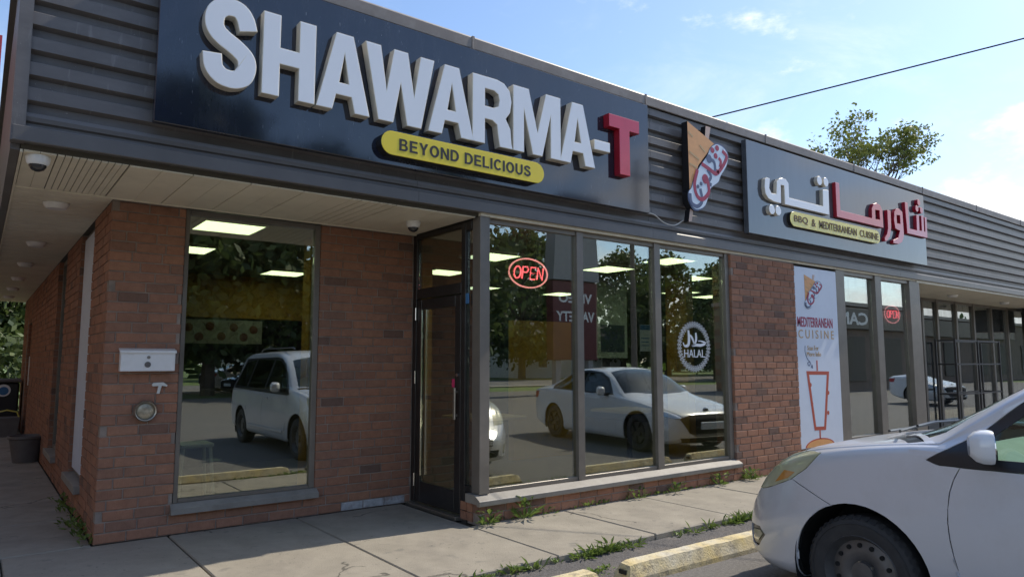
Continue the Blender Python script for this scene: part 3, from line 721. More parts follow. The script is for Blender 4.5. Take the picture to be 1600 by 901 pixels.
# ------------------------------------------------------------------ signs
def stroke(path, hw):
    P=[Vector((a,b)) for a,b in path]; L=[];Rr=[]
    for i,p in enumerate(P):
        d=P[min(i+1,len(P)-1)]-P[max(i-1,0)]; d.normalize(); n=Vector((-d.y,d.x)); w=hw(i/(len(P)-1)) if callable(hw) else hw
        L.append(tuple(p+n*w)); Rr.append(tuple(p-n*w))
    return L+Rr[::-1]
GL={
'H':[[(0,0),(.32,0),(.32,.40),(.68,.40),(.68,0),(1,0),(1,1),(.68,1),(.68,.60),(.32,.60),(.32,1),(0,1)]],
'A':[[(0,0),(.29,0),(.355,.2),(.645,.2),(.71,0),(1,0),(.66,1),(.34,1)],[(.41,.36),(.59,.36),(.5,.74)]],
'W':[[(.19,0),(.40,0),(.5,.55),(.60,0),(.81,0),(1,1),(.79,1),(.70,.42),(.60,1),(.40,1),(.30,.42),(.21,1),(0,1)]],
'R':[[(0,0),(.3,0),(.3,.37),(.48,.37),(.6,.32),(.63,.15),(.67,0),(1,0),(.965,.08),(.94,.30),(.82,.44),(.93,.55),(.97,.72),(.92,.88),(.78,.97),(.6,1),(0,1)],[(.3,.56),(.52,.56),(.63,.60),(.66,.69),(.63,.78),(.52,.82),(.3,.82)]],
'M':[[(0,0),(.22,0),(.22,.66),(.40,0),(.60,0),(.78,.66),(.78,0),(1,0),(1,1),(.68,1),(.5,.36),(.32,1),(0,1)]],
'T':[[(.33,0),(.67,0),(.67,.78),(1,.78),(1,1),(0,1),(0,.78),(.33,.78)]],
'-':[[(0,0),(1,0),(1,1),(0,1)]]}
sp=[(.84,.68),(.77,.81),(.66,.885),(.50,.905),(.33,.88),(.20,.80),(.175,.68),(.24,.595),(.37,.535),(.5,.495),(.66,.44),(.80,.365),(.835,.265),(.77,.15),(.63,.10),(.48,.09),(.32,.115),(.19,.20),(.155,.345)]
SH=empty('shop_sign',(0.15,-.02,3.09))
tag(SH,'large glossy navy sign panel with raised white letters SHAWARMA and a red T','sign')
def sub(o,parent):
    o.parent=parent; o.matrix_parent_inverse=Matrix.Translation(-parent.location); return o
pan=MB().bevbox(.155,5.175,-.095,-.035,3.09,4.335,.004).build('panel',M['navy']); sub(pan,SH)
sub(MB().box(.3,.36,-.035,-.001,3.2,4.3).box(2.6,2.66,-.035,-.001,3.2,4.3).box(4.95,5.01,-.035,-.001,3.2,4.3).build('bracket',M['black']),SH)
ZB,ZT=3.425,4.062
word=[('S',.436,.796),('H',.845,1.252),('A',1.265,1.718),('W',1.672,2.322),('A',2.267,2.742),('R',2.727,3.185),('M',3.190,3.785),('A',3.775,4.255),('-',4.245,4.475),('T',4.466,4.93)]
for ch,x0,x1 in word:
    z0,z1=(ZB,ZT)
    if ch=='S': z0,z1=ZB-.012,ZT+.012
    if ch=='-': z0,z1=3.63,3.735
    if ch=='S':
        wid=x1-x0; hei=z1-z0
        path=[(x0+.5*wid+(a-.5)*wid*1.0,z0+b*hei) for a,b in sp]
        path=[tuple(v.xy) for v in catmull([(a,b,0) for a,b in path],5)]
        polys=[stroke(path,.066)]
    else: polys=[[(x0+a*(x1-x0),z0+b*(z1-z0)) for a,b in p] for p in GL[ch]]
    ms=[M['red_face'],M['red_side'],M['red_trim']] if ch=='T' else [M['letter'],M['letter_side'],M['letter_trim']]
    o=outline('letter',polys,.088,ms,None,-.185,.004,'trim'); sub(o,SH); o['label']='raised red letter T' if ch=='T' else ('raised white dash' if ch=='-' else 'raised white letter '+ch)
def pill(x0,x1,z0,z1,n=12,tilt=0):
    r=(z1-z0)/2; c=(z0+z1)/2
    return [(x1-r+r*math.cos(-math.pi/2+math.pi*i/n),c+r*math.sin(-math.pi/2+math.pi*i/n)) for i in range(n+1)]+[(x0+r+r*math.cos(math.pi/2+math.pi*i/n),c+r*math.sin(math.pi/2+math.pi*i/n)) for i in range(n+1)]
o=outline('slogan_plate',[pill(1.825,3.565,3.150,3.352)],.09,[M['yellow'],M['black'],M['yellow']],None,-.186,.003,'trim'); sub(o,SH)
def arc(cx,cz,rx,rz,a0,a1,n=14): return [(cx+rx*math.cos(R(a0+(a1-a0)*i/n)),cz+rz*math.sin(R(a0+(a1-a0)*i/n))) for i in range(n+1)]
def ell(cx,cz,rx,rz,n=22): return arc(cx,cz,rx,rz,0,360-360/n,n-1)
GP={
'B':(.72,[[(0,0),(.42,0)]+arc(.42,.28,.28,.28,-90,62,8)+arc(.40,.755,.25,.245,-40,90,8)+[(0,1)],[(.19,.16)]+[(.40,.16)]+arc(.40,.295,.12,.135,-90,90,6)+[(.19,.43)],[(.19,.58)]+arc(.38,.715,.10,.125,-90,90,6)+[(.19,.84)]]),
'E':(.66,[[(0,0),(.66,0),(.66,.17),(.20,.17),(.20,.43),(.60,.43),(.60,.59),(.20,.59),(.20,.83),(.64,.83),(.64,1),(0,1)]]),
'Y':(.76,[[(.28,0),(.48,0),(.48,.40),(.76,1),(.54,1),(.38,.60),(.22,1),(0,1),(.28,.40)]]),
'O':(.82,[ell(.41,.5,.41,.515),ell(.41,.5,.205,.335)]),
'N':(.74,[[(0,0),(.19,0),(.19,.66),(.54,0),(.74,0),(.74,1),(.55,1),(.55,.36),(.20,1),(0,1)]]),
'D':(.76,[[(0,0),(.34,0)]+arc(.34,.5,.42,.5,-90,90,12)+[(0,1)],[(.20,.17),(.33,.17)]+arc(.33,.5,.225,.33,-90,90,10)+[(.20,.83)]]),
'L':(.62,[[(0,0),(.62,0),(.62,.17),(.20,.17),(.20,1),(0,1)]]),
'I':(.20,[[(0,0),(.20,0),(.20,1),(0,1)]]),
'C':(.76,[arc(.41,.5,.41,.515,40,320,18)+arc(.41,.5,.205,.335,318,42,14)]),
'U':(.74,[[(0,1),(0,.36)]+arc(.37,.36,.37,.375,180,360,12)+[(.74,1),(.54,1),(.54,.37)]+arc(.37,.36,.17,.20,360,180,10)+[(.20,1)]]),
}
_s=[tuple(v.xy) for v in catmull([(.60,.735,0),(.52,.87,0),(.34,.915,0),(.16,.85,0),(.13,.72,0),(.26,.585,0),(.46,.49,0),(.60,.38,0),(.60,.22,0),(.46,.10,0),(.30,.085,0),(.14,.17,0),(.09,.31,0)],4)]
GP['S']=(.70,[stroke(_s,.093)])
def words(name,txt,mt,x0,x1,z0,z1,y,parent,gap=.13,space=.40):
    adv=0; pos=[]
    for ch in txt:
        if ch==' ': adv+=space; continue
        pos.append((ch,adv)); adv+=GP[ch][0]+gap
    adv-=gap; k=(x1-x0)/adv; h=z1-z0; i=0
    for w in txt.split(' '):
        polys=[]
        for ch in w:
            c,a=pos[i]; i+=1
            polys+=[[(x0+(a+u)*k,z0+v*h) for u,v in p] for p in GP[c][1]]
        o2=outline(name,polys,.002,[mt],parent,y); o2['kind']='stuff' if False else ''
        del o2['kind']
words('slogan_word','BEYOND DELICIOUS',M['black_letter'],1.99,3.395,3.198,3.300,-.1885,o)

AR=empty('shop_sign',(7.03,-.02,3.07))
tag(AR,'slate grey sign panel with raised white and red Arabic letters','sign')
sub(MB().bevbox(7.03,12.2,-.105,-.03,3.075,4.30,.004).build('panel',M['slate']),AR)
sub(MB().box(7.3,7.36,-.03,-.001,3.2,4.3).box(11.8,11.86,-.03,-.001,3.2,4.3).build('bracket',M['black']),AR)
YA=[(7.346,3.812),(7.385,3.840),(7.457,3.835),(7.434,3.705),(7.483,3.644),(7.596,3.648),(7.618,3.82),(7.676,3.871),(7.75,3.89),(7.84,3.885),(7.897,3.841),(7.897,3.64),(8.763,3.64),(8.775,3.887),(8.935,3.90),(8.925,3.535),(7.79,3.535),(7.79,3.79),(7.709,3.79),(7.70,3.536),(7.527,3.538),(7.409,3.562),(7.346,3.615),(7.328,3.704)]
MA=[(9.135,4.05),(9.245,4.05),(9.246,3.645),(10.195,3.645),(10.205,3.80),(10.27,3.88),(10.37,3.910),(10.48,3.895),(10.555,3.815),(10.555,3.535),(9.135,3.535)]
MAh=[(10.31,3.79),(10.45,3.80),(10.452,3.652),(10.31,3.645)]
RA=[(10.715,3.845),(10.83,3.845),(10.820,3.57),(10.76,3.42),(10.64,3.33),(10.58,3.33),(10.58,3.38),(10.66,3.444),(10.709,3.543)]
WA=[(10.93,3.70),(10.955,3.838),(11.03,3.905),(11.14,3.918),(11.245,3.879),(11.255,3.488),(11.17,3.37),(11.042,3.325),(10.861,3.325),(10.866,3.372),(11.04,3.43),(11.12,3.551),(10.96,3.57)]
WAh=[(11.03,3.80),(11.15,3.81),(11.15,3.671),(11.03,3.665)]
SN=[(11.348,4.06),(11.455,4.06),(11.470,3.63),(11.745,3.63),(11.755,3.893),(11.855,3.90),(11.845,3.643),(11.93,3.643),(11.938,3.906),(12.03,3.91),(12.02,3.643),(12.065,3.643),(12.07,3.895),(12.15,3.90),(12.135,3.54),(11.38,3.54)]
W3=[M['letter'],M['letter_side'],M['letter_trim']]; R3=[M['rose_face'],M['red_side'],M['red_trim']]
def circ(cx,cz,r,n=18,sx=1.0): return [(cx+r*sx*math.cos(2*math.pi*i/n),cz+r*math.sin(2*math.pi*i/n)) for i in range(n)]
for polys,ms,lb in (([YA],W3,'joined white Arabic letters'),([MA,MAh],R3,'joined red Arabic letters'),([RA],R3,'red Arabic letter with a curved tail'),([WA,WAh],R3,'red Arabic letter with a round eye'),([SN],R3,'red Arabic letters with teeth at the right end')):
    o=outline('letter',polys,.055,ms,None,-.160,.004,'trim'); sub(o,AR); o['label']=lb
for cx,cz,ms in ((8.70,4.002,W3),(8.875,4.010,W3),(7.479,3.425,W3),(7.625,3.428,W3),(11.795,4.008,R3),(11.965,4.0,R3),(11.881,4.125,R3)):
    o=outline('letter_dot',[circ(cx,cz,.066 if ms is W3 else .055)],.055,ms,None,-.160,.003,'trim'); sub(o,AR)
o=outline('slogan_plate',[pill(7.90,10.42,3.262,3.465)],.055,[M['yellow_pale'],M['black'],M['yellow_pale']],None,-.161,.003,'trim'); sub(o,AR)
for wd,a0,a1 in (('BBQ',7.99,8.335),('&',8.43,8.535),('MEDITERRANEAN',8.63,9.685),('CUISINE',9.775,10.36)):
    text('slogan_word',wd,M['bldg_brown'],a0,a1,3.312,3.418,-.1635,o,bold=.014)

# cone shaped blade sign -------------------------------------------------
TRI=[(5.807,4.269),(6.306,4.089),(6.219,3.998),(5.992,3.765),(5.848,3.467),(5.816,3.445)]
BLOB=[(6.306,4.085),(6.391,4.11),(6.518,4.081),(6.585,3.994),(6.55,3.861),(6.413,3.695),(6.367,3.617),(6.224,3.524),(6.18,3.448),(6.091,3.28),(5.969,3.212),(5.864,3.215),(5.785,3.306),(5.781,3.406),(5.835,3.465),(5.906,3.613),(6.019,3.769),(6.16,3.917),(6.219,4.016)]
STK=[(6.177,4.291),(6.273,4.293),(6.224,4.114),(6.157,4.145)]
STK2=[(5.839,3.22),(5.896,3.223),(5.864,3.08),(5.807,3.065)]
def smooth_closed(p,n=4):
    q=[Vector((a,b,0)) for a,b in p]; m=len(q); out=[]
    for i in range(m):
        a,b,c,d=q[i-1],q[i],q[(i+1)%m],q[(i+2)%m]
        for k in range(n):
            t=k/n; v=0.5*((2*b)+(c-a)*t+(2*a-5*b+4*c-d)*t*t+(3*b-a-3*c+d)*t*t*t); out.append((v.x,v.y))
    return out
def scale_poly(p,s):
    cx=sum(a for a,b in p)/len(p); cz=sum(b for a,b in p)/len(p); return [(cx+(a-cx)*s,cz+(b-cz)*s) for a,b in p]
def emblem(parent,f,y,d,names=True):
    """cone wrap emblem; f maps sign coordinates onto the place"""
    F=lambda p:[f(a,b) for a,b in p]
    mk=lambda nm,polys,mt,yy,dd: outline(nm,[F(q) for q in polys],dd,mt,parent,yy)
    s=abs(f(1,0)[0]-f(0,0)[0])
    outline('cone_wrap',[F(TRI)],d,[M['orange'],M['black']],parent,y,0,True)
    outline('stick',[F(STK)],d*.8,[M['cone_stick'],M['black']],parent,y+d*.2,0,True)
    if names: outline('stick',[F(STK2)],d*.8,[M['cone_stick'],M['black']],parent,y+d*.2,0,True)
    for a in ([(5.823,4.148),(5.9,4.094)],[(5.827,3.908),(6.008,3.837)],[(5.829,3.762),(5.964,3.734)],[(6.03,4.02),(6.13,3.95)]):
        mk('wrap_line',[stroke(a,.012)],[M['tan_print']],y-.002,.002)
    bl=smooth_closed(BLOB)
    outline('emblem_border',[F(bl)],d*.9,[M['navy_print'],M['black']],parent,y-.003,0,True)
    mk('emblem_ground',[smooth_closed(scale_poly(BLOB,.955))],[M['sky_print']],y-.006,.003)
    for path,w,m in (([(5.963,3.708),(5.903,3.527),(5.937,3.395),(6.041,3.359),(6.167,3.463),(6.151,3.6)],.034,'crimson'),([(6.046,3.792),(6.18,3.753),(6.316,3.714),(6.36,3.766)],.034,'crimson'),([(6.458,4.024),(6.541,3.967),(6.469,3.847),(6.35,3.724)],.033,'crimson'),([(6.382,3.921),(6.422,3.884),(6.40,3.81)],.028,'crimson'),([(6.191,3.878),(6.281,3.859),(6.305,3.783),(6.282,3.691)],.030,'navy_print'),([(6.152,3.74),(6.217,3.663),(6.16,3.58),(6.226,3.559)],.030,'navy_print'),([(5.815,3.40),(5.835,3.29),(5.944,3.262),(6.035,3.341),(6.007,3.483)],.032,'navy_print')):
        pp=[tuple(v.xy) for v in catmull([(a,b,0) for a,b in path],5)]
        mk('emblem_stroke',[stroke(pp,w*.74)],[M[m]],y-.0085 if m=='crimson' else y-.0078,.002)
    for cx,cz,r,m in ((6.26,3.997,.042,'crimson'),(6.354,4.041,.042,'crimson'),(6.321,3.937,.042,'crimson'),(6.106,3.616,.07,'crimson'),(6.191,3.878,.062,'navy_print'),(5.962,3.502,.028,'navy_print'),(6.023,3.545,.028,'navy_print')):
        mk('emblem_dot',[circ(cx,cz,r*.85,14)],[M[m]],y-.010,.002)
CS=empty('cone_sign',(5.8,0,3.07)); tag(CS,'cone shaped wrap sign with orange cone and red and blue swirls between the two panels','sign')
CS.location=(0,0,0)
emblem(CS,lambda a,b:(a,b),-.145,.09)
MB().box(5.87,5.93,-.07,.0,3.3,4.05).box(6.15,6.2,-.06,.0,3.6,3.95).build('bracket',M['black'],CS)
cab=MB().tube([tuple(v) for v in catmull([(5.2,-.03,3.11),(5.32,-.035,3.10),(5.48,-.035,3.03),(5.66,-.035,3.02),(5.80,-.05,3.09)],6)],.006,6).build('sign_cable',M['plastic_white'])
tag(cab,'thin white cable drooping under the cone sign','cable')

# banner ------------------------------------------------------------------
BN=empty('menu_banner',(0,0,0)); tag(BN,'tall white banner reading MEDITERRANEAN CUISINE beside the brick pier','banner')
MB().bevbox(8.252,9.372,.030,.050,.262,2.765,.002).build('banner_panel',M['white_plain'],BN)
sc=.54
emblem(BN,lambda a,b:(8.50+(a-5.80)*sc*.95,2.10+(b-3.08)*sc*.50*.92+0) if False else (8.50+(a-5.80)*.60,2.115+(b-3.065)*.455),.028,.002,False)
text('banner_text','MEDITERRANEAN',M['crimson'],8.285,9.215,1.925,2.062,.029,BN,bold=.012)
text('banner_text','CUISINE',M['tan_print'],8.30,9.235,1.765,1.885,.029,BN,spacing=1.5)
text('banner_text','Scan For',M['tan_print'],8.51,8.80,1.60,1.665,.029,BN)
text('banner_text','More Info',M['tan_print'],8.49,8.86,1.515,1.58,.029,BN)
pp=[tuple(v.xy) for v in catmull([(8.455,1.66,0),(8.45,1.57,0),(8.50,1.48,0),(8.57,1.43,0),(8.54,1.385,0),(8.50,1.42,0),(8.56,1.43,0),(8.62,1.36,0)],5)]
outline('banner_arrow',[stroke(pp,.006)],.002,[M['navy_print']],BN,.028); outline('banner_arrow',[[(8.635,1.345),(8.58,1.365),(8.625,1.40)]],.002,[M['navy_print']],BN,.028)
outline('spit_frame',[[(8.46,1.312),(9.06,1.302),(8.905,.484),(8.605,.494)],[(8.525,1.262),(8.99,1.254),(8.86,.535),(8.65,.541)]],.002,[M['brick_print']],BN,.028)
outline('spit_panel',[[(8.527,1.26),(8.988,1.252),(8.858,.537),(8.652,.543)]],.001,[M['sky_print']],BN,.0286)
outline('spit_rod',[stroke([(8.745,1.46),(8.745,1.312)],.016)],.002,[M['brick_print']],BN,.028); outline('spit_rod',[stroke([(8.745,.49),(8.745,.37)],.016)],.002,[M['brick_print']],BN,.028)
for a in ((8.55,1.12),(9.01,1.0),(8.57,.86),(8.985,.72)): outline('spit_drip',[circ(a[0],a[1],.03,10)],.002,[M['brick_print']],BN,.0275)
outline('plate',[[(8.745+.385*math.cos(t*math.pi/12),.268+.115*math.sin(t*math.pi/12)) for t in range(13)]],.002,[M['brick_print']],BN,.028)
outline('plate',[[(8.745+.355*math.cos(t*math.pi/12),.269+.095*math.sin(t*math.pi/12)) for t in range(13)]],.002,[M['orange']],BN,.0265)

# window stickers -----------------------------------------------------------
HD=empty('halal_decal',(0,0,0)); tag(HD,'white HALAL decal in a ring of curls on the right bay window','decal')
MB().box(5.805,6.445,.0935,.0965,1.335,1.912).build('clear_film',M['film'],HD)
m=[]
for k in range(40):
    a=2*math.pi*k/40; q=.270; cx=6.122+q*math.cos(a); cz=1.622+(q-.005)*math.sin(a); r=.0205
    m.append(circ(cx,cz,r,10)); m.append(circ(cx,cz,r-.008,10)); m.append(circ(6.122+.301*math.cos(a+.08),1.622+.295*math.sin(a+.08),.009,6)); m.append(circ(6.122+.238*math.cos(a+.08),1.622+.234*math.sin(a+.08),.008,6))
ringo=outline('curl_ring',m,.001,[M['decal']],HD,.0905)
ringo['kind']='stuff'
for path,w in (([(6.021,1.816),(6.029,1.725),(6.014,1.644),(5.947,1.628),(5.921,1.668)],.015),([(6.158,1.789),(6.16,1.708),(6.129,1.656),(6.08,1.632)],.013),([(6.054,1.761),(6.099,1.706),(6.12,1.640)],.011),([(6.08,1.633),(6.16,1.642),(6.257,1.641),(6.332,1.667),(6.259,1.689),(6.203,1.69)],.012)):
    pp=[tuple(v.xy) for v in catmull([(a,b,0) for a,b in path],5)]; outline('arabic_stroke',[stroke(pp,lambda t:w*(.55+.9*math.sin(math.pi*min(1,t+.15)) ))],.001,[M['decal']],HD,.0905)
text('halal_text','HALAL',M['decal'],5.935,6.318,1.495,1.588,.0925,HD)
o=MB().box(5.545,5.625,.110,.114,1.345,1.425).build('window_note',M['green_note']); tag(o,'bright yellow green note stuck low beside the mullion in the bay window','note')
o=MB().box(5.20,5.375,.110,.113,1.56,1.86).build('window_notice',M['paper']); tag(o,'pale paper notice with blue header in the middle bay window','notice')
MB().box(5.205,5.37,.1085,.1099,1.80,1.855).build('blue_header',M['blue_print'],o)
MB().box(5.22,5.35,.1085,.1099,1.70,1.712).box(5.22,5.34,.1085,.1099,1.66,1.67).box(5.22,5.35,.1085,.1099,1.62,1.63).build('printed_lines',M['blue_print'],o)

def neon(cx,cz,rx,rz,y,label,board):
    t=empty('open_sign',(cx,y,cz)); tag(t,label,'neon sign')
    ring=[(rx*math.cos(2*math.pi*i/36),0,rz*math.sin(2*math.pi*i/36)) for i in range(37)]
    MB().tube(ring,.008,6,cap=False).build('tube_ring',M['neon_pale'],t)
    w=rx*.40; h=rz*.36
    def let(pts,cx0): MB().tube([tuple(v) for v in pts],.0075,6).build('tube_letter',M['neon'],t)
    s=.14
    def pt(u,v,c): return (c+u*w*.5+v*h*s,-.01,v*h)
    cs=[-rx*.60,-rx*.20,rx*.19,rx*.58]
    let([pt(.85*math.cos(a),math.sin(a)*1.15,cs[0]) for a in [2*math.pi*i/16 for i in range(17)]],0)
    let([pt(-.7,-1.15,cs[1]),pt(-.7,1.15,cs[1]),pt(.4,1.15,cs[1]),pt(.75,.7,cs[1]),pt(.4,.1,cs[1]),pt(-.7,.1,cs[1])],0)
    let([pt(.7,1.15,cs[2]),pt(-.6,1.15,cs[2]),pt(-.6,0,cs[2]),pt(.5,0,cs[2]),pt(-.6,0.0,cs[2]),pt(-.6,-1.15,cs[2]),pt(.7,-1.15,cs[2])],0)
    let([pt(-.7,-1.15,cs[3]),pt(-.7,1.15,cs[3]),pt(.7,-1.15,cs[3]),pt(.7,1.15,cs[3])],0)
    MB().tube([(-rx*.4,.012,rz),(-rx*.4,.012,rz+.25)],.002,5).tube([(rx*.4,.012,rz),(rx*.4,.012,rz+.25)],.002,5).build('hanging_wire',M['black'],t)
    if board:
        MB().lathe([(0,.02),(rx*1.12,.02),(rx*1.12,.035),(0,.035)],(0,0,0),'Y',30).build('backing_board',M['black'],t)
neon(3.635,2.325,.245,.145,.15,'pink neon oval reading OPEN in the left bay window',False)
neon(11.375,2.22,.27,.145,.15,'round dark framed neon OPEN sign in the right narrow pane',True)

# fittings on the brick pillar --------------------------------------------
mb=empty('mailbox',(.43,YR,1.37)); tag(mb,'white metal wall mailbox with hinged lid on the brick corner pillar','mailbox')
MB().bevbox(-.205,.205,-.085,-.003,0,.165,.004).build('box',M['white'],mb)
MB().prism([(-.098,.150),(-.098,.162),(-.09,.172),(-.003,.190),(-.003,.180)],-.212,.212,'X').build('lid',M['white'],mb)
MB().lathe([(0,-.003),(.013,-.003),(.013,.002),(0,.002)],(.0,-.0875,.115),'Y',14).build('lock',M['sill'],mb)
MB().lathe([(0,-.003),(.024,-.003),(.024,.002),(0,.002)],(-.005,-.0875,.055),'Y',18).build('round_emblem',M['bowl'],mb)
vt=empty('exhaust_vent',(.437,YR,1.04)); tag(vt,'round metal exhaust vent cap on the brick pillar below the mailbox','vent')
MB().lathe([(.086,0),(.088,-.03),(.080,-.045),(.072,-.04),(.072,-.008),(0,-.008)],(0,0,0),'Y',28).build('rim',M['brushed'],vt)
MB().lathe([(.0,-.03),(.03,-.034),(.066,-.02),(.068,-.009)],(0,0,0),'Y',24).build('flap',mat('aged_metal',(0.44,0.39,0.29),0.45,metal=0.5,var=0.4,vscale=20),vt)
o=outline('wall_hook',[[(-.058,.030),(-.045,.048),(.03,.050),(.062,.026),(.058,.014),(.018,.022),(.002,-.045),(-.018,-.045),(-.006,.020),(-.05,.018)]],.02,[M['plastic_white']],None,-.02); o.location=(.535,YR,1.225); tag(o,'small white hook shaped bracket between the mailbox and the vent','hook')

# soffit fittings -----------------------------------------------------------
def dome(loc,label,camera=False):
    t=empty('security_camera' if camera else 'soffit_light',loc); tag(t,label,'camera' if camera else 'light','security cameras under the soffit' if camera else 'round lights in the soffit')
    if camera:
        MB().lathe([(.0,0),(.068,0),(.072,-.012),(.064,-.050),(.050,-.062)],(0,0,0),'Z',24).build('housing',M['white'],t)
        MB().lathe([(.052,-.050),(.050,-.072),(.036,-.092),(.016,-.102),(0,-.104)],(0,0,0),'Z',20).build('dome',M['dome'],t)
    else:
        MB().lathe([(.0,0),(.098,0),(.10,-.008),(.088,-.030),(.070,-.050),(.062,-.050)],(0,0,0),'Z',24).build('trim_ring',M['white'],t)
        MB().lathe([(.063,-.046),(0,-.046)],(0,0,0),'Z',20).build('lens',M['dome'],t)
dome((-.47,.16,2.789),'white dome security camera at the outer corner of the soffit',True)
for i,(y,lb) in enumerate(((1.72,'round soffit light nearest the corner pillar'),(4.2,'second round soffit light along the walkway'),(6.3,'third round soffit light along the walkway'),(8.4,'fourth round soffit light along the walkway'),(10.4,'fifth round soffit light along the walkway'),(12.4,'last round soffit light along the walkway'))): dome((-.25,y,2.789),lb)
dome((2.56,.58,2.789),'white dome camera on the soffit just above the entrance door',True)
dome((15.1,.62,2.789),'round light in the beige soffit, nearer of the two on the right'); dome((18.0,.64,2.789),'round light in the beige soffit at the far right')
# dark wall unit at the far right
t=empty('blade_sign',(21.0,.75,2.2)); tag(t,'dark hanging box with a white face under the far right soffit','sign')
MB().bevbox(-.55,.10,-.3,.3,0,.58,.01).build('box',M['black'],t); MB().bevbox(.101,.5,-.3,.3,0,.58,.01).build('face',M['white'],t)

# metal rack -----------------------------------------------------------------
t=empty('metal_rack',(14.6,.45,0)); tag(t,'empty black metal shelf frame standing before the dusty storefront','rack')
for x in (0,1.12,2.28):
    for y in ((0,.35) if x!=1.12 else (0,)): MB().box(x-.017,x+.017,y-.017,y+.017,0,1.88).build('post',M['rack'],t)
for z in (.80,1.385,1.855):
    m=MB(); m.box(0.023,1.097,-.012,.012,z-.015,z+.015).box(1.143,2.257,-.012,.012,z-.015,z+.015).box(.023,2.257,.338,.362,z-.015,z+.015)
    for x in (-.0,2.28): m.box(x-.012,x+.012,.023,.327,z-.015,z+.015)
    m.build('shelf_rail',M['rack'],t)

# planters and bin on the walkway --------------------------------------------
t=empty('planter_bowl',(-.20,5.0,0)); tag(t,'grey round planter pot standing against the side wall','planter')
t.location=(-.05,7.3,0); t.scale=(1.3,1.3,1.38)
MB().lathe([(.0,.01),(.12,.0),(.165,.24),(.185,.25),(.185,.275),(.165,.275),(.15,.22),(0,.22)],(0,0,0),'Z',24).build('pot',M['bowl'],t); MB().lathe([(.0,.235),(.155,.235)],(0,0,0),'Z',20).build('soil',M['soil'],t)
t=empty('planter_box',(-.16,11.9,0)); tag(t,'dark rectangular planter with a looped handle near the black bin','planter')
MB().prism([(-.16,0),(.16,0),(.21,.36),(-.21,.36)],-.28,.28,'Y').build('tub',M['bowl'],t)
MB().tube([(-.2,0,.36),(-.16,0,.46),(0,0,.50),(.16,0,.46),(.2,0,.36)],.015,6).build('hoop_handle',M['yellow_pale'],t)
t=empty('waste_bin',(-.50,13.1,0)); tag(t,'tall black bin with a round white and blue emblem at the walkway end','bin')
MB().bevbox(-.6,.55,-.4,.4,0,1.02,.03).build('body',M['black'],t); MB().bevbox(-.63,.58,-.43,.43,1.021,1.09,.02).build('lid',M['bowl'],t)
MB().lathe([(0,-.006),(.125,-.006),(.125,.0)],(.28,-.402,.86),'Y',28).build('emblem',M['white'],t); MB().lathe([(0,-.009),(.085,-.009),(.085,-.006)],(.285,-.402,.85),'Y',24).build('emblem_centre',M['blue_print'],t)

# weeds -----------------------------------------------------------------------
def leafy(m,c,n,rad,h,ln,rnd,wd=.28):
    for _ in range(n):
        a=rnd.uniform(0,6.283); r=rad*math.sqrt(rnd.random()); p=Vector((c[0]+r*math.cos(a),c[1]+r*math.sin(a)*.6,c[2]+rnd.uniform(0,h)))
        d=Vector((math.cos(a)*rnd.uniform(.3,1),math.sin(a)*rnd.uniform(.3,1),rnd.uniform(.1,1.1))).normalized(); l=ln*rnd.uniform(.6,1.3)
        s=d.cross(Vector((0,0,1))); s=s.normalized() if s.length>.01 else Vector((1,0,0)); w=l*wd
        q=p+d*l*.5+Vector((0,0,l*.08)); e=p+d*l+Vector((0,0,-l*.10))
        m.add([p,q+s*w,e,q-s*w],[(0,1,2),(0,2,3)])
rnd=random.Random(21)
wl=['weed clump at the bay corner beside the entrance step','leafy upright weed against the bay plinth, tallest one','small weed right of the tall one on the bay plinth','tiny weed sprout at the middle of the bay plinth','weed tuft below the second mullion on the bay plinth','low weed spreading under the right bay window','weed clump at the plinth where it meets the brick pier','broad weed patch in front of the brick pier','small weed near the foot of the white banner']
for (x,y,h,n),lb in zip([(3.02,-.05,.12,46),(3.42,-.05,.20,50),(3.66,-.03,.08,12),(4.25,-.03,.07,14),(4.98,-.04,.09,26),(5.55,-.05,.10,34),(6.35,-.05,.12,50),(6.95,-.06,.12,70),(7.7,-.05,.12,50)],wl):
    t=empty('weed',(x,y,0)); tag(t,lb,'weed','weeds along the foot of the shopfront'); m=MB(); leafy(m,(0,0,.0),int(n*.6),.08+.04*(h<.15),h,.06,rnd); leafy(m,(0,0,0),int(n*.4),.06,.02,h*.9,rnd,.06); m.build('leaves',M['weed'],t)
    MB().tube([(0,0,0),(.01,0,h*.6),(.0,.01,h)],.004,5).build('stem',M['weed'],t)
m=MB()
clumps=[(rnd.uniform(1.9,5.6),rnd.uniform(.03,.13)) for _ in range(14)]+[(2.35,.22),(2.6,.16),(3.3,.12),(4.9,.16),(5.05,.14)]
for cx,sg in clumps:
    for k in range(int(8+34*sg)):
        x=rnd.gauss(cx,sg); y=-1.20+rnd.gauss(0,.018)
        if rnd.random()<.55: leafy(m,(x,y,-.05),3,.035,.02,rnd.uniform(.03,.055),rnd)
        else: leafy(m,(x,y,-.05),5,.02,.01,rnd.uniform(.06,.12),rnd,.07)
for k in range(26):
    x=rnd.gauss(2.85,.12); leafy(m,(x,-1.50+rnd.gauss(0,.03),-.06),4,.03,.015,.04,rnd)
for k in range(40):
    y=1.3+abs(rnd.gauss(0,1.2)); leafy(m,(.06+rnd.gauss(0,.03),y,.0),4,.05,.07,.06,rnd)
for k in range(70): leafy(m,(rnd.uniform(3,8.2),.0,.0),3,.03,.01,rnd.uniform(.03,.06),rnd,rnd.choice((.08,.25)))
tag(m.build('verge_weeds',M['weed']),'low green weeds growing along the sidewalk edge and in the joints','weeds',kind='stuff')

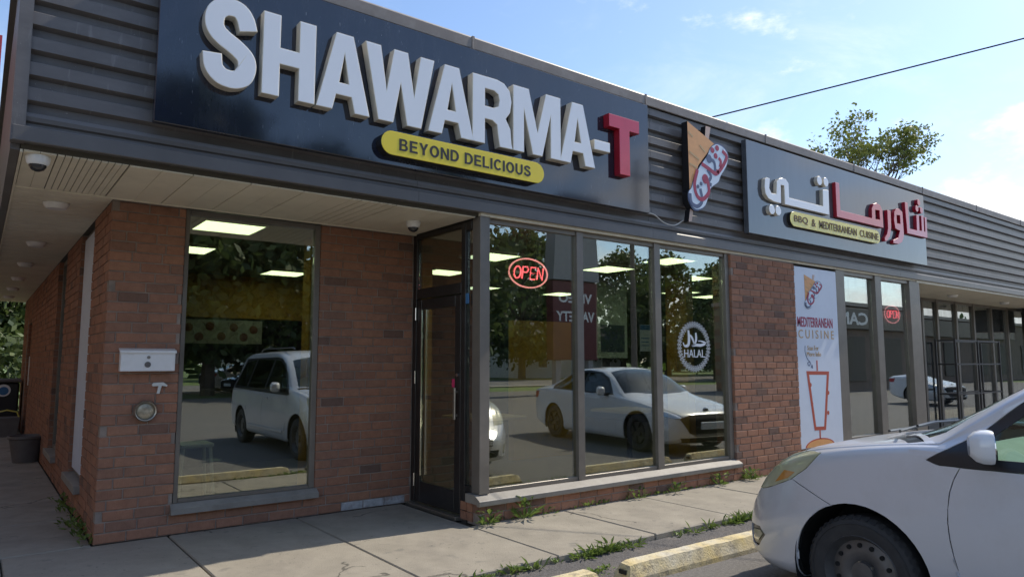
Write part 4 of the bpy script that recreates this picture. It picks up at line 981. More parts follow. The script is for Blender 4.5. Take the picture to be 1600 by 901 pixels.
# wire and pole ----------------------------------------------------------------
t=empty('utility_pole',(26.7,-20,-.1)); tag(t,'tall wooden utility pole across the parking lot','pole')
MB().tube([(0,0,0),(0,0,12.2)],[.17,.11],12).build('pole',M['wood_pole'],t); MB().box(-1.1,1.1,-.06,.06,11.3,11.42).build('crossarm',M['wood_pole'],t)
A=Vector((6.45,.42,4.52)); Bv=Vector((26.5,-20,11.3)); pts=[A.lerp(Bv,i/30)-Vector((0,0,.55*4*(i/30)*(1-i/30)*.35)) for i in range(31)]
o=MB().tube(pts,.0095,6).build('overhead_wire',M['black']); tag(o,'black overhead wire running from the roof edge up across the sky','wire')

# trees ---------------------------------------------------------------------------
def branch(m,p,d,l,r,depth,rnd,tips,spread=.55):
    n=4; pts=[p]; q=Vector(p); dd=Vector(d)
    for i in range(n):
        dd=(dd+Vector((rnd.gauss(0,.10),rnd.gauss(0,.10),rnd.gauss(.03,.07)))).normalized(); q=q+dd*l/n; pts.append(q.copy())
    m.tube(pts,[r*(1-.45*i/n) for i in range(n+1)],5 if depth<4 else 7,cap=False)
    if depth==0: tips.append((q,dd)); return
    k=rnd.choice((2,3,3)) if depth>1 else rnd.choice((2,3))
    for i in range(k):
        a=rnd.uniform(0,6.283); ax=dd.cross(Vector((math.cos(a),math.sin(a),.3))).normalized()
        nd=(Matrix.Rotation(rnd.uniform(.25,spread),3,ax)@dd); s=pts[rnd.choice((2,3,4,4))]
        branch(m,s,nd,l*rnd.uniform(.62,.85),r*.52,depth-1,rnd,tips,spread)
def leaf_cloud(m,tips,n,rad,size,rnd):
    for p,d in tips:
        for _ in range(n):
            v=Vector((rnd.gauss(0,1),rnd.gauss(0,1),rnd.gauss(0,.8)))*rad*.55; c=p+v
            a=Vector((rnd.gauss(0,1),rnd.gauss(0,1),rnd.gauss(0,1))).normalized(); b=a.cross(Vector((rnd.gauss(0,1),rnd.gauss(0,1),rnd.gauss(0,1)))).normalized(); s=size*rnd.uniform(.6,1.4)
            m.add([c-a*s,c+b*s*.55,c+a*s,c-b*s*.55],[(0,1,2,3)])
t=empty('sparse_tree',(36.5,12.0,.2)); tag(t,'sparse tree with bare twigs and small leaf tufts rising behind the roof','tree')
rnd=random.Random(33); m=MB(); tips=[]
m.tube([(0,0,0),(-.1,0,4),(.1,.1,9.9)],[.26,.22,.17],8)
for a,l,u in ((0.0,1.15,.8),(.9,1.2,.75),(2.2,1.15,.8),(3.2,1.2,.8),(4.2,1.1,.9),(5.4,1.25,.75),(1.6,1.3,2.0)): branch(m,Vector((.1,.1,9.6)),Vector((math.cos(a)*.85,math.sin(a)*.85,u)).normalized(),l*1.3,.085,5,rnd,tips,.62)
m.build('trunk',M['bark'],t); m=MB(); leaf_cloud(m,[q for q in tips if rnd.random()<.66],7,.26,.095,rnd); m.build('crown',M['leaf_spring'],t)
print('sparse tips',len(tips))
def bushy(name,loc,h,label,leafm,seed,ncl=170,nl=40,size=.19,group='trees across the road',wide=.36):
    t=empty(name,loc,seed); tag(t,label,'tree',group); rnd=random.Random(seed); m=MB(); tips=[]
    m.tube([(0,0,0),(.05,0,h*.18),(0,.05,h*.40),(0.1,0,h*.7)],[h*.028,h*.022,h*.016,h*.006],8)
    for k in range(ncl):
        u=rnd.random(); z=h*(.16+.82*u); rr=h*wide*math.sin(math.pi*min(1,(.12+.88*u)))**.7*(.55+.5*rnd.random()**.5)*(.8+.2*math.sin(seed+3*rnd.random()))
        a=rnd.uniform(0,6.283); p=Vector((rr*math.cos(a),rr*math.sin(a),z)); tips.append((p,None))
        if k%5==0: m.tube([(0,.03,max(h*.12,z-rr*.7)),tuple(p*.55+Vector((0,0,(z-rr*.3)*.45))),tuple(p)],[h*.009,h*.006,h*.002],5)
    m.build('trunk',M['bark'],t); m=MB(); leaf_cloud(m,tips,nl,.085*h,size*h/9,rnd); m.build('crown',M[leafm],t); return t
t1=bushy('leafy_tree',(16.6,-23.0,-.12),10.5,'big dark leafy tree mirrored at the left of the first bay window','leaf_dark',5)
t2=bushy('leafy_tree',(38,-44,-.12),13,'green leafy tree far across the road, mirrored beside the middle mullion of the bay','leaf',6)
def tcopy(src,loc,rz,label,sc=1.0):
    c=copy_tree(src); c.location=loc; c.rotation_euler=(0,0,rz); c.scale=(sc,sc,sc); c['label']=label; return c
for loc,rz,sc,lb in (((12.2,-26.5),1.0,1.1,'dark tree mirrored at the right edge of the tall recess window, behind the minivan roof'),((8.0,-27),2.2,1.2,'dark leafy tree mirrored in the middle of the tall recess window'),((4.4,-28.5),3.0,1.2,'dark leafy tree mirrored in the left part of the tall recess window'),((0.4,-27.5),4.0,1.15,'dark leafy tree straight across the lot from the corner pillar'),((-4.2,-28),5.2,1.1,'dark leafy tree across the lot to the left of the corner pillar'),((6.4,-36+6.8),.6,1.35,'taller dark tree behind the row mirrored in the tall window')):
    tcopy(t1,(*loc,-.12),rz,lb,sc)
for loc,rz,sc,lb in (((46,-57),1.1,1.0,'leafy tree far across the road behind the pale house'),((52,-45),2.1,.95,'leafy tree across the road right of the pale house'),((60,-46),3.3,1.0,'leafy tree across the road, mirrored behind the HALAL decal'),((68,-45),5.0,.95,'leafy tree across the road near the far store'),((76,-44),.5,1.0,'last leafy tree across the road beyond the far store'),((47,-30),.9,.62,'leafy tree rising behind the middle of the far store roof'),((54,-31),4.4,.60,'leafy tree rising behind the right end of the far store roof'),((61,-30),2.4,.62,'leafy tree beyond the right end of the far store')):
    tcopy(t2,(*loc,-.12),rz,lb,sc)
t3=bushy('leafy_tree',(-1.4,21,-.12),8,'dark leafy tree closing the end of the covered walkway','leaf_dark',12,nl=40,group='trees behind the walkway')
tcopy(t3,(1.0,24,-.12),2.0,'dark leafy tree behind the right of the walkway end',1.0)
tcopy(t3,(-3.6,19,-.12),3.6,'dark leafy tree behind the left of the walkway end',.9)
m=MB(); rnd=random.Random(3); leaf_cloud(m,[(Vector((rnd.uniform(-5,2.5),17.2+rnd.uniform(-.6,.6),rnd.uniform(0,2.2))),None) for _ in range(90)],30,.6,.12,rnd)
tag(m.build('hedge',M['leaf_dark']),'dark hedge behind the black bin at the walkway end','hedge')

# places seen as reflections ----------------------------------------------------
t=empty('pylon_sign',(22.4,-20,-.1)); tag(t,'tall pylon sign with red VIDEO VARIETY panel across the parking lot','sign')
MB().prism([(-1.5,5.45),(1.5,5.45),(1.25,9.6),(-1.25,9.6)],-.35,.35,'Y').build('top_box',M['bldg_grey'],t)
MB().bevbox(-1.45,1.45,-.25,.25,1.6,5.4,.02).build('sign_panel',M['pylon_red'],t)
MB().box(-1.2,-.9,-.15,.15,0,1.6).box(.9,1.2,-.15,.15,0,1.6).build('post',M['bldg_grey'],t)
text('sign_text','VIDEO',M['decal'],-1.1,1.1,4.35,4.85,.252,t,bold=.03,face=1); text('sign_text','VARIETY',M['decal'],-1.25,1.25,3.45,3.95,.252,t,bold=.03,face=1)
t=empty('neighbouring_store',(0,0,-.1)); tag(t,'low brown store with a dark band reading RICAN, mirrored in the narrow panes','building')
MB().box(30.2,112,-17.5,-13.0,0,4.4).build('wall',M['bldg_brown'],t); MB().box(30.1,112.1,-17.6,-12.8,4.401,4.6).build('parapet',M['coping'],t)
MB().bevbox(31.2,66,-12.99,-12.75,3.2,4.3,.02).build('sign_band',M['black'],t)
text('sign_text','RICAN',M['decal'],34.0,38.1,3.42,4.08,-12.748,t,bold=.03,face=1)
for x in (30.6,34.3,38.5,43,48,53,58,63,68,74,80,86,92,100): MB().bevbox(x,x+2.6,-12.99,-12.93,.5,2.8,.02).build('window',M['soffit_dark'],t)
MB().bevbox(33.4,33.55,-12.99,-12.86,0,3.04,.02).build('downpipe',M['white'],t)
def house(x,y,w,d,h,lb):
    t=empty('house',(x,y,-.12)); tag(t,lb,'house','houses across the road')
    MB().box(-w/2,w/2,-d/2,d/2,0,h).build('wall',M['stucco'],t)
    MB().prism([(-d/2-.5,h+.01),(d/2+.5,h+.01),(0,h+d*.32)],-w/2-.4,w/2+.4,'X').build('roof',M['roof_dark'],t)
    for k in range(3):
        f=MB().bevbox(-w*.36+k*w*.3,-w*.36+k*w*.3+1.3,d/2,d/2+.05,.9,2.2,.01).build('window',M['white'],t); MB().box(-w*.36+k*w*.3+.1,-w*.36+k*w*.3+1.2,d/2+.05,d/2+.06,1.0,2.1).build('pane',M['glass_dark'],f)
house(46.5,-50,14,8,3.2,'pale house with a dark roof across the road, mirrored in the middle bay window')
house(22,-52,13,8,3.2,'pale house across the road left of the pylon sign'); house(4,-50,12,8,3.0,'pale house across the road opposite the tall window')
rnd=random.Random(8); m=MB(); pts=[]
for k in range(420):
    x=rnd.uniform(-70,190); pts.append((Vector((x,-64+rnd.uniform(-4,4)-(.0 if x<60 else -0.0),rnd.uniform(0,1)**.8*(8.5+2.5*math.sin(x*.21)+1.5*math.sin(x*.57)))),None))
leaf_cloud(m,pts,24,2.6,.75,rnd)
tag(m.build('far_woods',M['leaf_dark']),'far-off belt of green trees across the road, seen in the window reflections','woods',kind='stuff')
t=empty('red_neighbour',(0,0,0)); t.name='neighbouring_building'; tag(t,'red clad building beyond the left edge of the roof, with an added unseen wing','building')
MB().prism([(-.72,26),(-.72,34),(-14,34),(-14,-1),(-4.4,-1),(-4.4,26)],0,8.6,'Z').box(-9,-.72,26.2,33.8,8.601,13.2).build('wall',M['bldg_brown'],t); MB().box(-9.1,-.66,25.8,25.99,9.0,13.4).build('red_cladding',M['panel_red'],t)  # long wing on the left is unseen, added to shade the walkway
# ------------------------------------------------------------------ cars
def interp(tab,s):
    """monotone cubic through (s, value) pairs"""
    n=len(tab)
    if s<=tab[0][0]: return tab[0][1]
    if s>=tab[-1][0]: return tab[-1][1]
    for i in range(n-1):
        if tab[i][0]<=s<=tab[i+1][0]: break
    x0,y0=tab[i];x1,y1=tab[i+1];h=x1-x0;t=(s-x0)/h;dl=(y1-y0)/h
    def slope(j):
        if j==0: return (tab[1][1]-tab[0][1])/(tab[1][0]-tab[0][0])
        if j==n-1: return (tab[-1][1]-tab[-2][1])/(tab[-1][0]-tab[-2][0])
        a=(tab[j][1]-tab[j-1][1])/(tab[j][0]-tab[j-1][0]); b=(tab[j+1][1]-tab[j][1])/(tab[j+1][0]-tab[j][0])
        return 0 if a*b<=0 else 2*a*b/(a+b)
    m0,m1=slope(i)*h,slope(i+1)*h
    return (2*t**3-3*t**2+1)*y0+(t**3-2*t**2+t)*m0+(-2*t**3+3*t**2)*y1+(t**3-t**2)*m1
def inside(poly,a,b):
    c=False;n=len(poly)
    for i in range(n):
        x0,y0=poly[i];x1,y1=poly[(i+1)%n]
        if (y0>b)!=(y1>b) and a<(x1-x0)*(b-y0)/(y1-y0)+x0: c=not c
    return c
def loft(sp,scale=1.0,sub=4):
    S=sp['stations']; bm=bmesh.new(); rings=[]
    for s in S:
        g=lambda k:interp(sp[k],s)
        zb,w,wb,zs,we,ze,zt=g('zb'),g('w'),g('wb'),g('zs'),g('we'),g('ze'),g('zt')
        zm=zb+(zs-zb)*.52
        P=[(0,zb),(w*.80,zb),(w*.955,zb+.035),(w*.985,zb+(zs-zb)*.22),(w,zm),(w*.5+wb*.5+.004,zm+(zs-zm)*.6),(wb,zs),(we+(wb-we)*.28,zs+(ze-zs)*.72 if ze-zs>.12 else zs+(ze-zs)*.62),(we,ze),(we*.80,ze+(zt-ze)*.55),(we*.45,ze+(zt-ze)*.90),(0,zt)]
        C=catmull([(a,b,0) for a,b in P],sub)
        half=[(max(0,v.x),v.y) for v in C]
        ring=[(x,z) for x,z in half]+[(-x,z) for x,z in half[-2:0:-1]]
        cx,cz=0,(zb+zt)/2
        rings.append([bm.verts.new(((x-cx)*scale+cx,-s,(z-cz)*scale+cz)) for x,z in ring])
    n=len(rings[0])
    for a,b in zip(rings[:-1],rings[1:]):
        for k in range(n): bm.faces.new((a[k],b[k],b[(k+1)%n],a[(k+1)%n]))
    bm.faces.new(rings[0]); bm.faces.new(rings[-1][::-1])
    bmesh.ops.recalc_face_normals(bm,faces=bm.faces)
    return bm
def cut(bm,poly,axis,flt):
    """slice the shell along the polygon's edges; return the faces inside. axis X: (s,z), Z: (x,s), Y: (x,z)"""
    pr={'X':lambda c:(-c.y,c.z),'Z':lambda c:(c.x,-c.y),'Y':lambda c:(c.x,c.z)}[axis]
    lo=[min(p[i] for p in poly)-.12 for i in(0,1)]; hi=[max(p[i] for p in poly)+.12 for i in(0,1)]
    n=len(poly)
    for i in range(n):
        a,b=poly[i],poly[(i+1)%n]
        da,db=b[0]-a[0],b[1]-a[1]
        if axis=='X': co=Vector((0,-a[0],a[1])); no=Vector((0,db,da))
        elif axis=='Z': co=Vector((a[0],-a[1],0)); no=Vector((db,da,0))
        else: co=Vector((a[0],0,a[1])); no=Vector((db,0,-da))
        no.normalize()
        # only faces near this edge
        e0=[min(a[j],b[j])-.05 for j in(0,1)]; e1=[max(a[j],b[j])+.05 for j in(0,1)]
        fs=[]
        for f in bm.faces:
            if not flt(f): continue
            q=[pr(v.co) for v in f.verts]
            if max(u[0] for u in q)<e0[0] or min(u[0] for u in q)>e1[0] or max(u[1] for u in q)<e0[1] or min(u[1] for u in q)>e1[1]: continue
            fs.append(f)
        if not fs: continue
        geom=list({v for f in fs for v in f.verts})+list({e for f in fs for e in f.edges})+fs
        bmesh.ops.bisect_plane(bm,geom=geom,dist=1e-5,plane_co=co,plane_no=no)
    return [f for f in bm.faces if flt(f) and inside(poly,*pr(f.calc_center_median()))]
def take(bm,faces,gap=.0035,inset=0.0):
    """lift faces out into a bmesh of their own, pulling both borders apart"""
    new=bmesh.new(); mp={}
    for f in faces:
        vs=[]
        for v in f.verts:
            if v not in mp: mp[v]=new.verts.new(v.co); mp[v].normal=v.normal
            vs.append(mp[v])
        try: new.faces.new(vs)
        except ValueError: pass
    bmesh.ops.delete(bm,geom=faces,context='FACES')
    if inset:
        for v,u in mp.items():
            if v.is_valid: pass
        new.normal_update()
        for u in new.verts: u.co=u.co-u.normal*inset
    if gap: shrink(new,gap)
    return new
def shrink(bm,g):
    mv={}
    for v in bm.verts:
        if v.is_boundary:
            d=Vector()
            for f in v.link_faces: 
                e=f.calc_center_median()-v.co
                if e.length>1e-6: d+=e.normalized()
            if d.length>1e-6: mv[v]=d.normalized()*g
    for v,d in mv.items(): v.co+=d
from mathutils.bvhtree import BVHTree
from mathutils.interpolate import poly_3d_calc
def make_ref(bm):
    bm.normal_update(); bm.verts.ensure_lookup_table(); bm.faces.ensure_lookup_table()
    return (BVHTree.FromBMesh(bm),[v.co.copy() for v in bm.verts],[v.normal.copy() for v in bm.verts],[[v.index for v in f.verts] for f in bm.faces])
REF=[None]
def to_obj(bm,name,mt,parent,thick=0.0,crease=50):
    """finish a piece of sheet: give its rim a thickness and the smooth normals of the whole shell"""
    bmesh.ops.remove_doubles(bm,verts=bm.verts,dist=2e-4)
    bm.normal_update()
    nsurf=len(bm.faces)
    if thick:
        be=[e for e in bm.edges if e.is_boundary]; inn={}
        for e in be:
            for v in e.verts:
                if v not in inn: inn[v]=v.co-v.normal*thick
        nv={v:bm.verts.new(c) for v,c in inn.items()}
        for e in be:
            a,b=e.verts; l=e.link_loops[0]
            if l.vert==a: a,b=b,a
            try: bm.faces.new((a,b,nv[b],nv[a]))
            except ValueError: pass
    me=bpy.data.meshes.new(name)
    for f in bm.faces: f.smooth=True
    bm.to_mesh(me); bm.free(); me.materials.append(mt)
    if REF[0]:
        bvh,cos,nos,polys=REF[0]; ln=[Vector((0,0,0))]*len(me.loops)
        cache={}
        for p in me.polygons:
            if p.index>=nsurf:
                for li in p.loop_indices: ln[li]=p.normal.copy()
                continue
            for li in p.loop_indices:
                vi=me.loops[li].vertex_index
                if vi not in cache:
                    loc,no,idx,d=bvh.find_nearest(me.vertices[vi].co)
                    ids=polys[idx]
                    if len(ids)<=4:
                        w=poly_3d_calc([cos[i] for i in ids],loc); q=Vector((0,0,0))
                        for i,k in zip(ids,w): q+=nos[i]*k
                        cache[vi]=q.normalized()
                    else: cache[vi]=no
                q=cache[vi]; ln[li]=q if q.dot(p.normal)>.2 else p.normal.copy()
        me.normals_split_custom_set(ln)
    return link(name,me,parent)
def circle_poly(s,z,r,n=26,flat=None):
    return [(s+r*math.cos(2*math.pi*i/n),max(z+r*math.sin(2*math.pi*i/n),flat if flat is not None else -9)) for i in range(n)]
def make_wheel(parent,x,s,z,r,wd,side,rim_mat,steel=True):
    w=empty('wheel',(x,-s,z)); w.parent=parent; o=side
    prof=[(r*.66,-wd*.45),(r*.80,-wd*.5),(r*.93,-wd*.46),(r*.985,-wd*.36),(r,-wd*.2),(r,wd*.2),(r*.985,wd*.36),(r*.93,wd*.46),(r*.80,wd*.5),(r*.66,wd*.45),(r*.64,0),(r*.66,-wd*.45)]
    ty=MB().lathe(prof,(0,0,0),'X',40,cap=False).build('tyre',M['rubber'],w)
    if steel:
        m=MB()
        for k in range(44):
            a=2*math.pi*k/44
            for q in (0,1):
                aa=a+q*.05; vs=[]
                for rr,xx in ((.945,.468),(1.004,.30)):
                    for d in (-.035,.035): vs.append((o*wd*xx*1.01,r*rr*math.cos(aa+d),r*rr*math.sin(aa+d)))
                if q==0: m.add([(v[0],v[1]*1.006,v[2]*1.006) for v in vs]+[(v[0]-o*.012,v[1]*.99,v[2]*.99) for v in vs],[(0,1,3,2),(0,4,5,1),(1,5,7,3),(3,7,6,2),(2,6,4,0)])
        tb=m.build('tread_block',M['rubber'],w); tb['kind']='stuff'
        MB().lathe([(r*.86,o*wd*.492),(r*.865,o*wd*.503),(r*.875,o*wd*.503),(r*.88,o*wd*.488)],(0,0,0),'X',40,cap=False).build('sidewall_ring',M['rubber'],w)
    rp=[(r*.67,o*wd*.44),(r*.655,o*wd*.47),(r*.63,o*wd*.42),(r*.56,o*wd*.22),(r*.44,o*wd*.27),(r*.34,o*wd*.30),(r*.20,o*wd*.20),(r*.19,o*wd*.36),(0,o*wd*.37)]
    MB().lathe(rp,(0,0,0),'X',36,cap=False).build('rim',rim_mat,w)
    m=MB()
    n=14 if steel else 5
    for k in range(n):
        a=2*math.pi*(k+.3)/n
        if steel: c=(o*wd*.268,r*.475*math.cos(a),r*.475*math.sin(a)); m.lathe([(0,o*.006),(r*.042,o*.006),(r*.042,-o*.01)],c,'X',10)
        else: 
            q=[(math.cos(a+d)*r*f,math.sin(a+d)*r*f) for d,f in ((-.42,.58),(.42,.58),(.16,.26),(-.16,.26))]
            m.prism(q,o*wd*.22,o*wd*.44,'X')
    m.build('rim_hole' if steel else 'spoke_gap',M['liner'] if steel else M['car_trim'],w)['kind']='stuff'
    for k in range(5):
        a=2*math.pi*k/5; MB().lathe([(0,o*.02),(.011,o*.02),(.011,-o*.01)],(o*wd*.22,.057*math.cos(a),.057*math.sin(a)),'X',8).build('lug_nut',M['brushed'],w)
    return w
def build_car(name,label,sp,paint,loc,rz,cat='car',group=None):
    T=empty(name,loc,rz); tag(T,label,cat,group)
    bm=loft(sp); REF[0]=make_ref(bm); W=sp['half']; sidef=lambda f:abs(f.calc_center_median().x)>W*.45
    liner=loft(sp,.965,2)
    # wheel arches
    for s in sp['axles']:
        for b in (bm,liner):
            fs=cut(b,circle_poly(s,sp['wheel_z'],sp['arch_r'],40),'X',lambda f:abs(f.calc_center_median().x)>W*.40); bmesh.ops.delete(b,geom=fs,context='FACES')
    bmesh.ops.delete(liner,geom=[f for f in liner.faces if f.calc_center_median().z>sp['belt']-.06 and -f.calc_center_median().y>sp['cowl']-.1],context='FACES')
    parts=[]
    for nm,poly,axis,flt,mt,gap,inset,th in sp['parts']:
        fs=cut(bm,poly,axis,flt)
        if fs:
            if axis=='X' and sp['split'].get(nm,True):
                for sg in (1,-1):
                    ff=[f for f in fs if f.is_valid and f.calc_center_median().x*sg>0]
                    if ff: parts.append((take(bm,ff,gap,inset),nm,mt,th))
            else: parts.append((take(bm,fs,gap,inset),nm,mt,th))
    shrink(bm,.0025)
    to_obj(bm,'body',paint,T,.012)
    keep=REF[0]; REF[0]=None; to_obj(liner,'underbody',M['liner'],T); REF[0]=keep
    for b,nm,mt,th in parts:
        to_obj(b,nm,paint if mt=='paint' else M[mt],T,th)
    # wheel housings
    for s in sp['axles']:
        for sg in (1,-1):
            q=[(W-.03,0),(W-.42,0)]
            m=MB(); n=20; r=sp['arch_r']+.012; vs=[];fs=[]
            for k in range(n+1):
                a=math.pi*(-.12+1.24*k/n); 
                for xx in (W-.035,W-.46): vs.append((sg*xx,-s+r*math.cos(a),sp['wheel_z']+r*math.sin(a)))
            for k in range(n): fs.append((2*k,2*k+1,2*k+3,2*k+2))
            fs.append([2*k+1 for k in range(n+1)])
            m.add(vs,fs); m.build('wheel_housing',M['liner'],T)
            make_wheel(T,sg*(W-sp['tyre_w']/2-.025),s,sp['wheel_z'],sp['wheel_r'],sp['tyre_w'],sg,M[sp['rim']],sp['steel'])
    # mirrors
    for sg in (1,-1):
        mx,ms,mz=sp['mirror']; mm=MB(); ang=14
        vs=[];fs=[];n=18; L=[(0,.55),(.25,.86),(.55,.98),(.85,1.0),(1.0,.97)]
        a0=empty('mirror_base',(0,0,0)); bpy.data.objects.remove(a0)
        for t,k in L:
            for j in range(n):
                a=2*math.pi*j/n; ex=lambda c:math.copysign(abs(c)**.62,c)
                vs.append((sg*(mx+.02+ex(math.cos(a))*.080*k),-(ms+t*.10),mz+ex(math.sin(a))*.084*k))
        for i in range(len(L)-1):
            for j in range(n): fs.append((i*n+j,i*n+(j+1)%n,(i+1)*n+(j+1)%n,(i+1)*n+j))
        fs.append(tuple(range(n))); fs.append(tuple((len(L)-1)*n+j for j in range(n)))
        ph=-sg*R(27); c0=(sg*(mx-.06),-(ms+.06)); rt=lambda x,y:(c0[0]+(x-c0[0])*math.cos(ph)-(y-c0[1])*math.sin(ph),c0[1]+(x-c0[0])*math.sin(ph)+(y-c0[1])*math.cos(ph))
        vs=[(*rt(a,b),c) for a,b,c in vs]
        mo=MB().add(vs,fs,0,True).build('side_mirror',M['white_paint'] if sp.get('mirror_white') else paint,T)
        MB().box(min(sg*(mx-.17),sg*(mx-.06)),max(sg*(mx-.17),sg*(mx-.06)),-(ms+.10),-(ms+.04),mz-.085,mz-.03).build('mirror_arm',M['car_trim'],mo)
        gm=MB().prism([(sg*(mx+.02+.066*math.cos(2*math.pi*j/16)),mz+.070*math.sin(2*math.pi*j/16)) for j in range(16)],-(ms+.106),-(ms+.101),'Y'); gm.v=[(*rt(a,b),c) for a,b,c in gm.v]
        gm.build('mirror_glass',M['chrome'],mo)
    # cabin
    cs,bz=sp['cowl'],sp['belt']
    for sx in (-.38,.38):
        for ss in sp['seats']:
            st=MB().bevbox(sx-.25,sx+.25,-ss-.5,-ss,bz-.55,bz-.36,.05).build('seat',M['seat'],T)
            MB().prism([(-ss-.44,bz-.40),(-ss-.58,bz-.40),(-ss-.72,bz+.20),(-ss-.62,bz+.22)],sx-.23,sx+.23,'X').bevbox(sx-.12,sx+.12,-ss-.76,-ss-.66,bz+.23,bz+.42,.03).build('seat_back',M['seat'],st)
    MB().prism([(-cs-.25,bz-.45),(-cs-.75,bz-.45),(-cs-.72,bz-.02),(-cs-.5,bz+.06),(-cs-.25,bz+.0)],-W*.84,W*.84,'X').build('dashboard',M['seat'],T)
    ring=[(.38+.185*math.cos(2*math.pi*k/24),-cs-.86-.05*math.sin(2*math.pi*k/24),bz+.02+.175*math.sin(2*math.pi*k/24)) for k in range(25)]
    MB().tube(ring,.016,8,cap=False).tube([(.38,-cs-.72,bz-.06),(.38,-cs-.85,bz+.02)],.035,8).build('steering_wheel',M['car_trim'],T)
    for p in sp.get('wipers',[]):
        MB().tube([tuple(v) for v in p],.009,6).build('wiper',M['car_trim'],T)
    return T
sf=lambda f:abs(f.calc_center_median().x)>.44
topf=lambda f:f.normal.z>.25
frontf=lambda f:f.normal.y>.25
